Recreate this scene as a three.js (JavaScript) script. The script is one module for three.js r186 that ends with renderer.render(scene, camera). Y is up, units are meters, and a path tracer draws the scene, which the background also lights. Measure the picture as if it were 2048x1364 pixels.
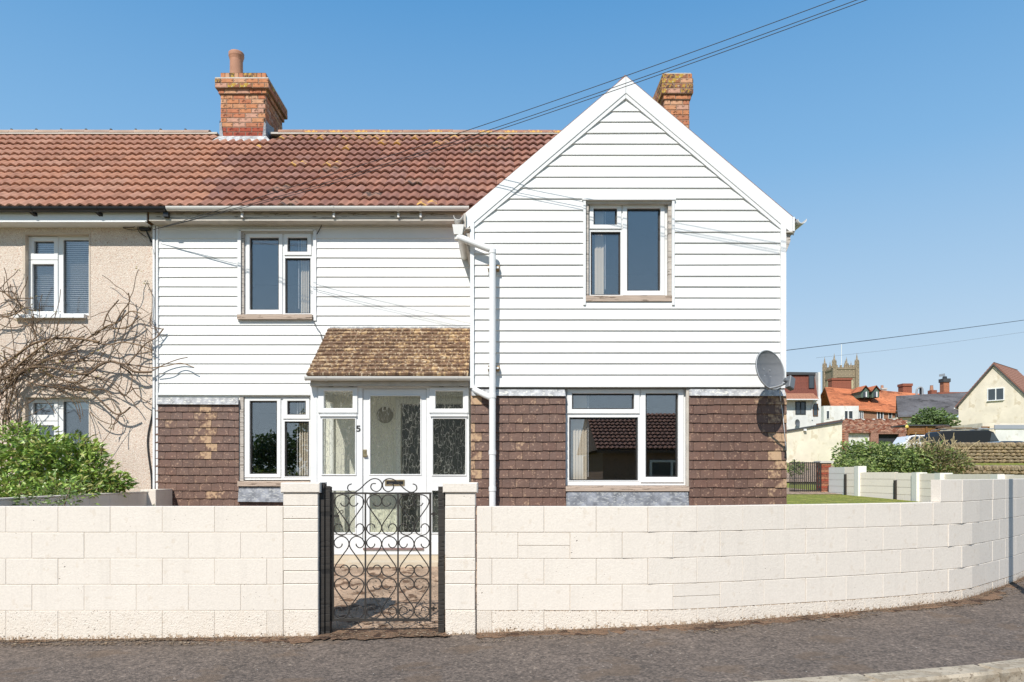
import * as THREE from 'three';
import { mergeGeometries } from 'three/addons/utils/BufferGeometryUtils.js';
import { FontLoader } from 'three/addons/loaders/FontLoader.js';
import { TextGeometry } from 'three/addons/geometries/TextGeometry.js';

// ---------------------------------------------------------------- camera, sky, sun, exposure
const scene = new THREE.Scene();
const EYE = 1.39, F = 1450, VX = 1000, VY = 950;          // eye height in metres; lens and vanishing point in photograph pixels
const camera = new THREE.PerspectiveCamera(2 * Math.atan(VY / F) * 180 / Math.PI, 2096 / 1900, 0.1, 3000);
camera.position.set(0, EYE, 0);
camera.setViewOffset(2096, 1900, 1048 - VX, 0, 2048, 1364);   // a shifted lens: upright walls stay upright
camera.updateProjectionMatrix();

const SUN = new THREE.Vector3(-0.38, 1.1, 1).normalize();
{
  const W = 512, H = 256, d = new Float32Array(W * H * 4);
  const stops = [[-90, .20, .19, .17], [-4, .34, .36, .37], [0, .56, .68, .77], [6, .50, .64, .77], [13, .36, .54, .74], [22, .205, .42, .69], [34, .093, .29, .585], [60, .05, .19, .45], [90, .04, .16, .40]];
  for (let r = 0; r < H; r++) {
    const el = ((r + .5) / H - .5) * 180;
    let k = 0; while (k < stops.length - 2 && el > stops[k + 1][0]) k++;
    const a = stops[k], b = stops[k + 1], t = Math.min(1, Math.max(0, (el - a[0]) / (b[0] - a[0])));
    for (let c = 0; c < W; c++) for (let q = 0; q < 4; q++) d[(r * W + c) * 4 + q] = q === 3 ? 1 : a[q + 1] + (b[q + 1] - a[q + 1]) * t;
  }
  const sky = new THREE.DataTexture(d, W, H, THREE.RGBAFormat, THREE.FloatType);
  sky.mapping = THREE.EquirectangularReflectionMapping; sky.magFilter = THREE.LinearFilter; sky.needsUpdate = true;
  scene.background = sky; scene.environment = sky;
}
const sun = new THREE.DirectionalLight(new THREE.Color(1, .955, .885), 4.9);
sun.position.copy(SUN).multiplyScalar(60); sun.target.position.set(0, 0, 0);
sun.castShadow = true; sun.shadow.mapSize.set(4096, 4096);
Object.assign(sun.shadow.camera, { left: -30, right: 30, top: 30, bottom: -30, near: 1, far: 200 });
scene.add(sun); scene.add(sun.target);
const renderer = new THREE.WebGLRenderer({ antialias: true });
renderer.toneMapping = THREE.LinearToneMapping;
renderer.toneMappingExposure = 1.12;
renderer.shadowMap.enabled = true;

// ---------------------------------------------------------------- helpers
const U = (px, Z) => (px - VX) * Z / F, V = (py, Z) => EYE + (VY - py) * Z / F;   // metres from a measured picture position at depth Z
function rng(seed) { let s = seed | 0; return () => { s = (s + 0x6d2b79f5) | 0; let t = Math.imul(s ^ (s >>> 15), 1 | s); t = (t + Math.imul(t ^ (t >>> 7), 61 | t)) ^ t; return ((t ^ (t >>> 14)) >>> 0) / 4294967296; }; }
const R = rng(7), rnd = (a, b) => a + (b - a) * R(), pick = (l) => l[Math.floor(R() * l.length)];
const lerp = (a, b, t) => a + (b - a) * t, clamp = (x, a, b) => Math.min(b, Math.max(a, x)), smooth = (a, b, x) => { const t = clamp((x - a) / (b - a), 0, 1); return t * t * (3 - 2 * t); };
const table = (rows, x) => { let k = 0; while (k < rows.length - 2 && x > rows[k + 1][0]) k++; const [a, b] = [rows[k], rows[k + 1]]; return lerp(a[1], b[1], clamp((x - a[0]) / (b[0] - a[0]), 0, 1)); };
// periodic value noise
function noiser(seed) {
  const r = rng(seed), P = new Float32Array(4096); for (let i = 0; i < 4096; i++) P[i] = r();
  const h = (x, y) => P[(x * 73 + y * 1259 + ((x * y) & 1023)) & 4095];
  const n = (u, v, f, g = f) => { const x = u * f, y = v * g, i = Math.floor(x), j = Math.floor(y), a = x - i, b = y - j, s = a * a * (3 - 2 * a), t = b * b * (3 - 2 * b), i0 = ((i % f) + f) % f, j0 = ((j % g) + g) % g, i1 = (i0 + 1) % f, j1 = (j0 + 1) % g; return lerp(lerp(h(i0, j0), h(i1, j0), s), lerp(h(i0, j1), h(i1, j1), s), t); };
  n.f = (u, v, f, o = 4, g = f) => { let s = 0, a = .5, w = 0; for (let k = 0; k < o; k++) { s += a * n(u, v, f << k, g << k); w += a; a *= .55; } return s / w; };
  return n;
}
const texCache = [];
function tex(size, seed, fn, opts = {}) {                  // fn(u, v, noise, random) -> [r, g, b] in sRGB 0..1 or a number
  const n = noiser(seed), r = rng(seed + 99), d = new Uint8Array(size * size * 4);
  for (let y = 0; y < size; y++) for (let x = 0; x < size; x++) { let c = fn((x + .5) / size, (y + .5) / size, n, r); if (typeof c === 'number') c = [c, c, c]; const o = (y * size + x) * 4; for (let q = 0; q < 3; q++) d[o + q] = clamp(c[q], 0, 1) * 255; d[o + 3] = 255; }
  const t = new THREE.DataTexture(d, size, size); t.wrapS = t.wrapT = THREE.RepeatWrapping; t.magFilter = THREE.LinearFilter; t.minFilter = THREE.LinearMipmapLinearFilter; t.generateMipmaps = true;
  if (!opts.data) t.colorSpace = THREE.SRGBColorSpace;
  t.repeat.set(1 / (opts.metres ?? 1), 1 / (opts.metresV ?? opts.metres ?? 1)); t.needsUpdate = true; texCache.push(t); return t;
}
const mix3 = (a, b, t) => [lerp(a[0], b[0], t), lerp(a[1], b[1], t), lerp(a[2], b[2], t)];
const C = (r, g, b) => new THREE.Color().setRGB(r, g, b);
const S = (r, g, b) => new THREE.Color().setRGB(r / 255, g / 255, b / 255, THREE.SRGBColorSpace);
const mat = (o) => new THREE.MeshStandardMaterial({ roughness: .85, metalness: 0, ...o });
const phys = (o) => new THREE.MeshPhysicalMaterial({ roughness: .5, metalness: 0, ...o });

// geometry: everything is non-indexed with position, normal and uv in metres
function planar(g, ou = 0, ov = 0, keepNormals = true) {
  if (g.index) g = g.toNonIndexed();
  for (const k of Object.keys(g.attributes)) if (!['position', 'normal'].includes(k)) g.deleteAttribute(k);
  if (!keepNormals || !g.attributes.normal) g.computeVertexNormals();
  g.clearGroups(); g.morphAttributes = {};
  const p = g.attributes.position.array, n = p.length / 3, uv = new Float32Array(n * 2);
  for (let i = 0; i < n; i += 3) {
    const o = i * 3, ax = p[o + 3] - p[o], ay = p[o + 4] - p[o + 1], az = p[o + 5] - p[o + 2], bx = p[o + 6] - p[o], by = p[o + 7] - p[o + 1], bz = p[o + 8] - p[o + 2];
    const nx = Math.abs(ay * bz - az * by), ny = Math.abs(az * bx - ax * bz), nz = Math.abs(ax * by - ay * bx), m = Math.max(nx, ny, nz);
    for (let k = 0; k < 3; k++) { const q = o + k * 3, u = m === nx ? p[q + 2] : p[q], v = m === ny ? p[q + 2] : p[q + 1]; uv[(i + k) * 2] = u + ou; uv[(i + k) * 2 + 1] = v + ov; }
  }
  g.setAttribute('uv', new THREE.BufferAttribute(uv, 2)); return g;
}
const box = (x0, x1, y0, y1, z0, z1) => planar(new THREE.BoxGeometry(Math.abs(x1 - x0), Math.abs(y1 - y0), Math.abs(z1 - z0)).translate((x0 + x1) / 2, (y0 + y1) / 2, (z0 + z1) / 2));
function quads(list, ou = 0, ov = 0) {                     // list of [a, b, c, d] corner arrays, counter-clockwise
  const p = []; for (const [a, b, c, d] of list) { p.push(...a, ...b, ...c); if (d) p.push(...a, ...c, ...d); }
  const g = new THREE.BufferGeometry(); g.setAttribute('position', new THREE.BufferAttribute(new Float32Array(p), 3)); return planar(g, ou, ov, false);
}
function hexa(c, ou, ov) {                                  // 8 corners: back bl br tr tl, front bl br tr tl
  return quads([[c[4], c[5], c[6], c[7]], [c[1], c[0], c[3], c[2]], [c[0], c[4], c[7], c[3]], [c[5], c[1], c[2], c[6]], [c[7], c[6], c[2], c[3]], [c[0], c[1], c[5], c[4]]], ou, ov);
}
// block with chamfered front edges: centred on x and y, front face at z = 0, back at -d
function chamfer(w, h, d, c, ou = 0, ov = 0) {
  const X = w / 2, Y = h / 2, x = X - c, y = Y - c, A = [[-X, -Y, -c], [X, -Y, -c], [X, Y, -c], [-X, Y, -c]], B = [[-x, -y, 0], [x, -y, 0], [x, y, 0], [-x, y, 0]], D = [[-X, -Y, -d], [X, -Y, -d], [X, Y, -d], [-X, Y, -d]], q = [B];
  for (let i = 0; i < 4; i++) { const j = (i + 1) % 4; q.push([A[i], A[j], B[j], B[i]], [D[i], D[j], A[j], A[i]]); }
  q.push([D[3], D[2], D[1], D[0]]); return quads(q, ou, ov);
}
const shapeOf = (pts) => { const s = new THREE.Shape(); pts.forEach(([x, y], i) => i ? s.lineTo(x, y) : s.moveTo(x, y)); s.closePath(); return s; };
function extrude(pts, z0, z1, holes = [], bevel = 0) {     // outline in x, y from z0 (back) to z1 (front)
  const s = pts.isShape ? pts : shapeOf(pts); for (const h of holes) { const p = new THREE.Path(); h.forEach(([x, y], i) => i ? p.lineTo(x, y) : p.moveTo(x, y)); p.closePath(); s.holes.push(p); }
  return planar(new THREE.ExtrudeGeometry(s, { depth: z1 - z0 - 2 * bevel, bevelEnabled: bevel > 0, bevelThickness: bevel, bevelSize: bevel, bevelOffset: -bevel, bevelSegments: 1, curveSegments: 12, steps: 1 }).translate(0, 0, z0 + bevel));
}
const rect = (x0, y0, x1, y1) => [[x0, y0], [x1, y0], [x1, y1], [x0, y1]];
function tube(pts, r, seg = 0, rad = 6, closed = false) {
  const v = pts.map((p) => new THREE.Vector3(...p)), c = v.length === 2 ? new THREE.LineCurve3(v[0], v[1]) : new THREE.CatmullRomCurve3(v, closed, 'centripetal');
  return planar(new THREE.TubeGeometry(c, seg || Math.max(1, v.length * 3), r, rad, closed));
}
const lathe = (pts, seg = 16) => planar(new THREE.LatheGeometry(pts.map(([x, y]) => new THREE.Vector2(x, y)), seg));
const merge = (list) => mergeGeometries(list, false);
const move = (g, x, y, z) => g.translate(x, y, z);

const taken = new Map();
function numbered(name) { const k = taken.get(name) ?? 0; taken.set(name, k + 1); return k ? name + '_' + String(k).padStart(3, '0') : name; }
function mesh(name, geo, m, parent) {
  const o = new THREE.Mesh(Array.isArray(geo) ? merge(geo) : geo, m); o.castShadow = o.receiveShadow = true;
  o.name = parent ? name : numbered(name); (parent ?? scene).add(o); return o;
}
function tag(o, label, category, group, kind) { Object.assign(o.userData, { label, category }); if (group) o.userData.group = group; if (kind) o.userData.kind = kind; return o; }
function thing(name, label, category, group) { const o = new THREE.Group(); o.name = numbered(name); scene.add(o); return tag(o, label, category, group); }
function part(name, parent) { const o = new THREE.Group(); o.name = name; parent.add(o); return o; }
function structure(name, geo, m) { const o = mesh(name, geo, m); o.userData.kind = 'structure'; return o; }

// ---------------------------------------------------------------- the lie of the land (metres, Z = depth from the camera)
const paveY = (x) => table([[-60, -.5], [-12, -.13], [-4.5, -.05], [-.5, 0], [1.3, .07], [4, .10], [6, .13], [12, .30], [60, 1]], x);
const hillY = (Z) => table([[-60, -.3], [-8, -.2], [9, -.05], [12, .25], [18, .45], [22, .57], [27, .70], [39, .95], [46, 1.3], [56, 2.0], [60, 2.35], [72, 3.2], [97, 5.2], [150, 9], [230, 15], [400, 19], [1500, 24]], Z);
const gardenY = (x, Z) => Z < 12 ? lerp(paveY(x), .24, smooth(6.35, 9.2, Z)) : hillY(Z) + .04;
const wallCurve = new THREE.CatmullRomCurve3([[-.2, 6.25], [.4, 6.25], [.9, 6.252], [1.4, 6.285], [1.95, 6.40], [2.53, 6.57], [3.29, 6.80], [4.14, 7.12], [4.74, 7.41], [5.3, 7.86], [5.96, 8.43], [6.6, 9.04], [8.5, 10.85], [11, 13.3], [12.6, 15.6]].map(([x, z]) => new THREE.Vector3(x, 0, -z)), false, 'centripetal');
wallCurve.arcLengthDivisions = 3000;
// ---------------------------------------------------------------- materials
const T = {};
T.speck = tex(512, 11, (u, v, n, r) => .84 + .14 * n.f(u, v, 8, 5) + .10 * (r() - .5), { metres: .8 });
T.soft = tex(256, 12, (u, v, n, r) => .93 + .06 * n.f(u, v, 4, 4) + .012 * (r() - .5), { metres: 1.7 });
T.paint = tex(1024, 13, (u, v, n, r) => {                 // masonry paint on concrete blocks: faint blotches, roller grain, pin holes and thin streaks
  let k = .955 + .035 * n.f(u, v, 5, 5) + .035 * (n(u, v, 256) - .5);
  const streak = n.f(u, v, 60, 3, 3); k -= .016 * smooth(.60, .80, streak);
  let c = [k, k * .99, k * .97];
  const patch = n.f(u, v, 40, 5); if (patch > .66) c = mix3(c, [.84, .79, .72], smooth(.66, .80, patch) * .22);
  if (n(u, v, 220) > .95 && n(u + .3, v, 18) > .78) c = mix3(c, [.30, .27, .24], .8);
  return c;
}, { metres: 2.6 });
T.paintBump = tex(512, 14, (u, v, n, r) => .35 * n.f(u, v, 16, 3) + .65 * n.f(u, v, 100, 3), { metres: .9, data: true });
T.paintFoot = tex(1024, 15, (u, v, n) => {                // the splashed foot of the wall: flaking paint, mould spots and earth, as the photograph shows just above the pavement
  let c = mix3([.985, .975, .955], [.955, .935, .90], n.f(u, v, 8, 5));
  const h = v > .7 ? 0 : v, near = 1 - smooth(.01, .075, h + .05 * (n.f(u, v, 12, 3) - .5));   // ragged splash zone a hand high
  const m = n.f(u, v, 70, 4); c = mix3(c, [.66, .56, .45], smooth(.60 - .22 * near, .80 - .22 * near, m) * (.10 + .65 * near));
  const k = n.f(u + .37, v, 110, 2); c = mix3(c, [.22, .17, .13], smooth(.82 - .16 * near, .87 - .16 * near, k) * .8);
  return c;
}, { metres: 1.0 });
T.asphalt = tex(1024, 16, (u, v, n, r) => {
  const g = n(u, v, 180), e = n(u + .4, v + .1, 330), b = n.f(u, v, 6, 5), q = n.f(u + .1, v + .3, 45, 3); let k = .435 + .12 * (b - .5) + .19 * (g - .5) + .14 * (e - .5) + .10 * (q - .5) + .05 * (r() - .5);
  let c = [k * 1.06, k * .965, k * .885]; if (g > .94) c = mix3(c, [.70, .66, .60], .7); if (g < .05) c = mix3(c, [.20, .18, .16], .5);
  const d = n.f(u + .2, v + .6, 10, 5); if (d > .58) c = mix3(c, [.47, .40, .33], smooth(.58, .72, d) * .5);
  return c;
}, { metres: 2.9 });
T.asphaltBump = tex(512, 17, (u, v, n) => .7 * n(u, v, 170) + .3 * n.f(u, v, 40, 3), { metres: 1.15, data: true });
T.pebble = tex(1024, 18, (u, v, n, r) => {
  const g = n(u, v, 200), h = n(u + .5, v + .2, 320); let c = mix3([.90, .82, .73], [.82, .73, .64], g);
  if (h > .80) c = [.92, .87, .80]; else if (h < .14) c = [.64, .54, .46]; else if (g > .86) c = [.80, .62, .52];
  const b = .95 + .1 * n.f(u, v, 5, 4); return [c[0] * b, c[1] * b, c[2] * b];
}, { metres: 1.9 });
T.pebbleBump = tex(1024, 19, (u, v, n) => .6 * n(u, v, 200) + .4 * n(u + .4, v, 330), { metres: 1.9, data: true });
const roofBase = (u, v, n, r) => { const k = .80 + .22 * n.f(u, v, 10, 5) + .14 * (r() - .5); return [k, k, k]; };
T.roof = tex(512, 20, roofBase, { metres: 1.1 });
T.roofLichen = tex(512, 21, (u, v, n, r) => { let c = roofBase(u, v, n, r).map((x, i) => x * [.66, .48, .40][i]); const a = n.f(u, v, 15, 5); if (a > .56) c = mix3(c, [.84, .66, .30], smooth(.56, .64, a) * .85); const w = n.f(u + .4, v, 26, 4); if (w > .72) c = mix3(c, [.70, .62, .52], .6); return c; }, { metres: 1.1 });
T.roofMoss = tex(512, 22, (u, v, n, r) => { let c = roofBase(u, v, n, r).map((x, i) => x * [.64, .47, .39][i]); const a = n.f(u, v, 13, 5); if (a > .52) c = mix3(c, [.31, .25, .22], smooth(.52, .60, a) * .85); const y = n.f(u + .7, v, 22, 4); if (y > .70) c = mix3(c, [.70, .58, .42], .5); return c; }, { metres: 1.1 });
const lichenTile = (seed, amount) => tex(512, seed, (u, v, n, r) => {   // the porch tiles: brown concrete under crusts of cream and ochre lichen
  const k = .78 + .42 * n.f(u, v, 12, 4); let c = [.45 * k, .345 * k, .26 * k];
  const a = n.f(u, v, 14, 5); c = mix3(c, [.74, .62, .45], smooth(.62 - amount, .80 - amount, a) * .85);
  const b = n.f(u + .31, v + .7, 40, 4); c = mix3(c, [.88, .81, .69], smooth(.66 - amount * .4, .76 - amount * .4, b) * .8);
  const d = n.f(u + .6, v + .2, 30, 4); if (d > .64) c = mix3(c, [.25, .17, .12], .6);
  return c.map((x) => x + .06 * (r() - .5));
}, { metres: .9 });
T.porchA = lichenTile(23, .05); T.porchB = lichenTile(24, .13); T.porchC = lichenTile(25, .22);
const hung = (seed, amount) => tex(512, seed, (u, v, n, r) => {
  const k = .86 + .22 * n.f(u, v, 9, 4) + .09 * (r() - .5); let c = [.41 * k, .305 * k, .255 * k];
  const a = .55 * n.f(u, v, 5, 4) + .45 * n.f(u + .2, v, 34, 4); if (amount) c = mix3(c, [.76, .64, .50], smooth(.64 - amount, .86 - amount, a) * .8);
  const s = n.f(u + .3, v + .1, 60, 2); if (s > .76) c = mix3(c, [.72, .60, .50], .6);
  return c;
}, { metres: 1.0 });
T.hung = hung(26, 0); T.hungSome = hung(27, .11); T.hungMuch = hung(28, .285);
T.wood = tex(512, 29, (u, v, n, r) => { const g = n.f(u, v, 4, 4, 90), k = .55 + .34 * g + .06 * (r() - .5); let c = [k, k * .93, k * .85]; const b = n.f(u, v, 8, 4, 30); if (b > .66) c = mix3(c, [.22, .19, .16], .6); return c; }, { metres: 1.1, metresV: .5 });
T.woodGrey = tex(512, 39, (u, v, n, r) => { const g = n.f(u, v, 4, 4, 90), k = .72 + .28 * g + .05 * (r() - .5); let c = [k, k * .97, k * .935]; const b = n.f(u, v, 8, 4, 30); if (b > .68) c = mix3(c, [.36, .32, .28], .5); return c; }, { metres: 1.1, metresV: .5 });
T.lead = tex(512, 30, (u, v, n, r) => { const a = n.f(u, v, 14, 5), k = .45 + .42 * a; let c = [k * .97, k * .985, k * 1.02]; const w = n.f(u + .3, v, 30, 4, 60); if (w > .56) c = mix3(c, [.86, .86, .84], smooth(.56, .68, w) * .8); return c; }, { metres: .9 });
T.brick = tex(512, 31, (u, v, n, r) => { const k = .80 + .22 * n.f(u, v, 12, 4) + .12 * (r() - .5); let c = [k, k * .98, k * .95]; const b = n.f(u + .2, v, 20, 4); if (b > .66) c = mix3(c, [.42, .38, .34], .65); return c; }, { metres: .6 });
T.brickMoss = tex(512, 32, (u, v, n, r) => { const k = .80 + .2 * n.f(u, v, 12, 4) + .1 * (r() - .5); let c = [.66 * k, .43 * k, .32 * k]; const a = n.f(u, v, 12, 5); if (a > .48) c = mix3(c, [.70, .58, .20], smooth(.48, .58, a) * .9); const d = n.f(u + .5, v, 18, 4); if (d > .58) c = mix3(c, [.24, .20, .17], .75); const w = n.f(u, v + .4, 20, 3); if (w > .70) c = mix3(c, [.82, .78, .70], .7); return c; }, { metres: .5 });
T.grass = tex(512, 33, (u, v, n, r) => { const a = n.f(u, v, 30, 4), k = .5 + .7 * a + .25 * (r() - .5); let c = [.56 * k, .58 * k, .20 * k]; const d = n.f(u, v, 7, 4); if (d > .56) c = mix3(c, [.70, .64, .35], smooth(.56, .7, d) * .5); return c; }, { metres: 1.4 });
T.earth = tex(1024, 34, (u, v, n, r) => { const a = n.f(u, v, 8, 6), g = n(u, v, 200); let k = .70 + .5 * a + .16 * (r() - .5); let c = [.66 * k, .56 * k, .47 * k]; if (g > .86) c = mix3(c, [.84, .77, .66], .7); const d = n.f(u + .3, v, 14, 5); if (d > .56) c = mix3(c, [.33, .24, .17], smooth(.56, .66, d) * .8); return c; }, { metres: 1.6 });
T.render = tex(512, 35, (u, v, n, r) => { const a = n.f(u, v, 6, 5), k = .88 + .12 * a + .03 * (r() - .5); let c = [k, k, k]; const d = n.f(u, v, 11, 5, 7); if (d > .55) c = mix3(c, [.66, .60, .50], smooth(.55, .80, d) * .28); return c; }, { metres: 4 });
T.stone = tex(512, 36, (u, v, n, r) => { const k = .66 + .5 * n.f(u, v, 10, 5) + .14 * (r() - .5); let c = [.70 * k, .62 * k, .49 * k]; const d = n.f(u + .3, v, 16, 4); if (d > .58) c = mix3(c, [.30, .25, .20], .7); return c; }, { metres: 1.2 });
T.rough = tex(512, 37, (u, v, n) => n.f(u, v, 24, 5), { metres: .6, data: true });
T.rain = tex(1024, 38, (u, v, n) => {                     // rain-patterned glass: fine wandering ribs, rough where the ribs run
  const w = u + .035 * (n.f(u, v, 9, 3, 7) - .5), a = Math.abs(n.f(w, v, 20, 2, 7) - .5), b = Math.abs(n.f(w + .4, v + .3, 26, 2, 9) - .5); return clamp(.20 + .70 * Math.max(1 - a * 22, 1 - b * 24, 0), 0, 1);
}, { metres: .8, data: true });
T.farRoof = tex(512, 43, (u, v, n, r) => { const k = .66 + .5 * n.f(u, v, 7, 6) + .18 * (n(u, v, 90, 160) - .5) + .06 * (r() - .5); let c = [k, k * .97, k * .95]; const d = n.f(u + .3, v, 12, 5); if (d > .6) c = mix3(c, [.40, .36, .33], smooth(.6, .75, d) * .6); return c; }, { metres: 9 });

const M = {};
M.pvc = phys({ color: C(.82, .82, .81), map: T.soft, roughness: .38, ior: 1.45 });
M.boards = ['A', 'B', 'C'].map((_, i) => phys({ color: C(.80 - .012 * i, .795 - .012 * i, .775 - .014 * i), map: T.soft, roughness: .5 }));
M.whitePaint = phys({ color: C(.80, .80, .79), map: T.soft, roughness: .42 });
M.creamTrim = mat({ color: C(.62, .57, .50), map: T.speck, roughness: .7 });
M.gutterWhite = phys({ color: C(.74, .72, .68), map: T.soft, roughness: .4 });
M.black = phys({ color: C(.012, .012, .014), roughness: .35 });
M.gasket = mat({ color: C(.018, .016, .015), roughness: .6 });
M.cable = mat({ color: C(.02, .02, .022), roughness: .6 });
M.glass = phys({ color: C(1, 1, 1), transmission: 1, thickness: 0, roughness: 0, ior: 2.33 });
M.obscure = phys({ color: C(.95, .96, .92), transmission: 1, thickness: 0, roughness: .9, specularIntensity: .3, roughnessMap: T.rain, ior: 1.5, bumpMap: T.rain, bumpScale: .006 });
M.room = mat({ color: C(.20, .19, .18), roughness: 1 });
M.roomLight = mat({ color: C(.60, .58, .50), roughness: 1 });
M.porchWall = mat({ color: C(.80, .785, .71), map: T.soft, roughness: .9 });
M.darkDoor = mat({ color: C(.045, .05, .055), roughness: .7 });
M.blind = phys({ color: C(.86, .77, .62), map: T.soft, roughness: .9, transmission: .25, thickness: 0 });
M.weathered = mat({ color: C(.62, .60, .58), map: T.woodGrey, bumpMap: T.wood, bumpScale: .002 });
M.sillWood = mat({ color: C(.60, .50, .43), map: T.woodGrey, bumpMap: T.wood, bumpScale: .003 });
M.lead = mat({ color: C(.58, .59, .61), map: T.lead, roughness: .6, bumpMap: T.lead, bumpScale: .002 });
M.leadPale = mat({ color: C(.98, .95, .90), map: T.lead, roughness: .7, bumpMap: T.lead, bumpScale: .003 });
M.pebble = mat({ color: C(.86, .905, .985), map: T.pebble, bumpMap: T.pebbleBump, bumpScale: .006, roughness: .95 });
M.pebblePlain = mat({ color: C(.56, .47, .38), roughness: .95, bumpMap: T.rough, bumpScale: .002 });
const roofMat = (r, g, b) => mat({ color: C(r, g, b), map: T.roof, bumpMap: T.rough, bumpScale: .003, roughness: .9 });
M.roofOld = [roofMat(.36, .16, .105), roofMat(.33, .147, .098), roofMat(.38, .18, .12), roofMat(.30, .137, .097), roofMat(.345, .17, .125)];
M.roofNew = [roofMat(.48, .235, .15), roofMat(.45, .215, .138), roofMat(.50, .26, .172), roofMat(.42, .20, .125), roofMat(.49, .23, .138)];
M.roofLichen = mat({ map: T.roofLichen, bumpMap: T.rough, bumpScale: .003 }); M.roofMoss = mat({ map: T.roofMoss, bumpMap: T.rough, bumpScale: .004 });
M.roofDeck = mat({ color: C(.24, .17, .12), map: T.wood });
M.ridge = [mat({ map: T.roofLichen, color: C(1, .98, .95) }), roofMat(.42, .24, .16), roofMat(.46, .27, .18)];
M.ridgeNew = [roofMat(.47, .33, .25), roofMat(.50, .36, .27), roofMat(.44, .31, .24)];
M.porch = [T.porchA, T.porchA, T.porchB, T.porchB, T.porchC].map((t, i) => mat({ map: t, color: C(1 - .05 * (i % 2), 1 - .06 * (i % 2), 1 - .06 * (i % 2)), bumpMap: t, bumpScale: .004, roughness: .95 }));
M.hung = [C(1, 1, 1), C(.88, .86, .86), C(1, .97, .95), C(.95, .88, .86)].map((c) => phys({ map: T.hung, color: c, roughness: .55, bumpMap: T.rough, bumpScale: .002 }));
M.hungSome = phys({ map: T.hungSome, roughness: .65, bumpMap: T.rough, bumpScale: .002 }); M.hungMuch = phys({ map: T.hungMuch, roughness: .8, bumpMap: T.rough, bumpScale: .003 });
const brickMat = (r, g, b) => mat({ color: C(r, g, b), map: T.brick, bumpMap: T.rough, bumpScale: .003, roughness: .92 });
M.brick = [brickMat(.60, .26, .13), brickMat(.62, .31, .17), brickMat(.56, .22, .12), brickMat(.66, .38, .24), brickMat(.50, .21, .12), brickMat(.62, .36, .27)];
M.brickRed = [brickMat(.36, .075, .045), brickMat(.40, .09, .05)];
M.brickMoss = mat({ map: T.brickMoss, bumpMap: T.rough, bumpScale: .005 });
M.mortar = mat({ color: C(.30, .22, .16), map: T.speck }); M.mortarPale = mat({ color: C(.66, .62, .56), map: T.speck, bumpMap: T.rough, bumpScale: .004 });
M.clay = mat({ color: C(.50, .25, .155), map: T.speck, roughness: .75 });
M.block = [C(.755, .70, .642), C(.752, .697, .639), C(.755, .70, .642)].map((c) => mat({ color: c, map: T.paint, bumpMap: T.paintBump, bumpScale: .002, roughness: .9 }));
M.blockFoot = mat({ color: C(.755, .70, .642), map: T.paintFoot, bumpMap: T.paintBump, bumpScale: .006, roughness: .95 });
M.blockJoint = mat({ color: C(.66, .60, .535), map: T.paint, roughness: .95 });
M.asphalt = mat({ map: T.asphalt, color: C(.72, .675, .64), bumpMap: T.asphaltBump, bumpScale: .006, roughness: .95 });
T.kerb = tex(512, 41, (u, v, n, r) => { let k = .70 + .3 * n.f(u, v, 9, 5) + .12 * (r() - .5), c = [k, k * .95, k * .87]; const d = n.f(u, v, 34, 4); if (d > .66) c = mix3(c, [.46, .40, .34], smooth(.66, .74, d) * .6); const b = n.f(u + .4, v, 7, 4); if (b > .58) c = mix3(c, [.66, .60, .52], smooth(.58, .7, b) * .5); return c; }, { metres: .8 });
M.kerb = mat({ color: C(.56, .53, .48), map: T.kerb, bumpMap: T.rough, bumpScale: .006 });
M.earth = mat({ map: T.earth, bumpMap: T.rough, bumpScale: .02, roughness: 1 });
M.dirt = mat({ map: T.earth, color: C(.50, .42, .355), bumpMap: T.rough, bumpScale: .03, roughness: 1 });
M.grass = mat({ map: T.grass, bumpMap: T.rough, bumpScale: .03, roughness: 1 });
M.iron = phys({ color: C(.055, .048, .042), roughness: .5, metalness: .3, map: T.speck });
M.timberBlack = mat({ color: C(.055, .053, .052), map: T.wood, bumpMap: T.wood, bumpScale: .003, roughness: .6 });
M.brass = phys({ color: C(.62, .47, .28), metalness: 1, roughness: .3 });
M.dish = phys({ transparent: true, opacity: .78, color: C(.17, .175, .185), roughness: .45, map: T.soft }); M.dishRim = phys({ color: C(.30, .31, .32), roughness: .5 });
M.plastic = phys({ color: C(.13, .14, .15), roughness: .5 });
M.plinth = mat({ color: C(.62, .53, .40), map: T.render });
M.threshold = phys({ color: C(.20, .13, .12), roughness: .5 });
M.bark = mat({ color: C(.34, .26, .19), map: T.wood }); M.barkPale = mat({ color: C(.48, .37, .26), map: T.wood });
M.stone = [C(.9, .9, .9), C(1, .96, .9), C(.78, .76, .74)].map((c) => mat({ map: T.stone, color: c, bumpMap: T.rough, bumpScale: .01 }));
const shared = {};
// ---------------------------------------------------------------- shared building pieces
const ring = (o, i) => [rect(o[0], o[1], o[2], o[3]), [rect(i[0], i[1], i[2], i[3])]];
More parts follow.
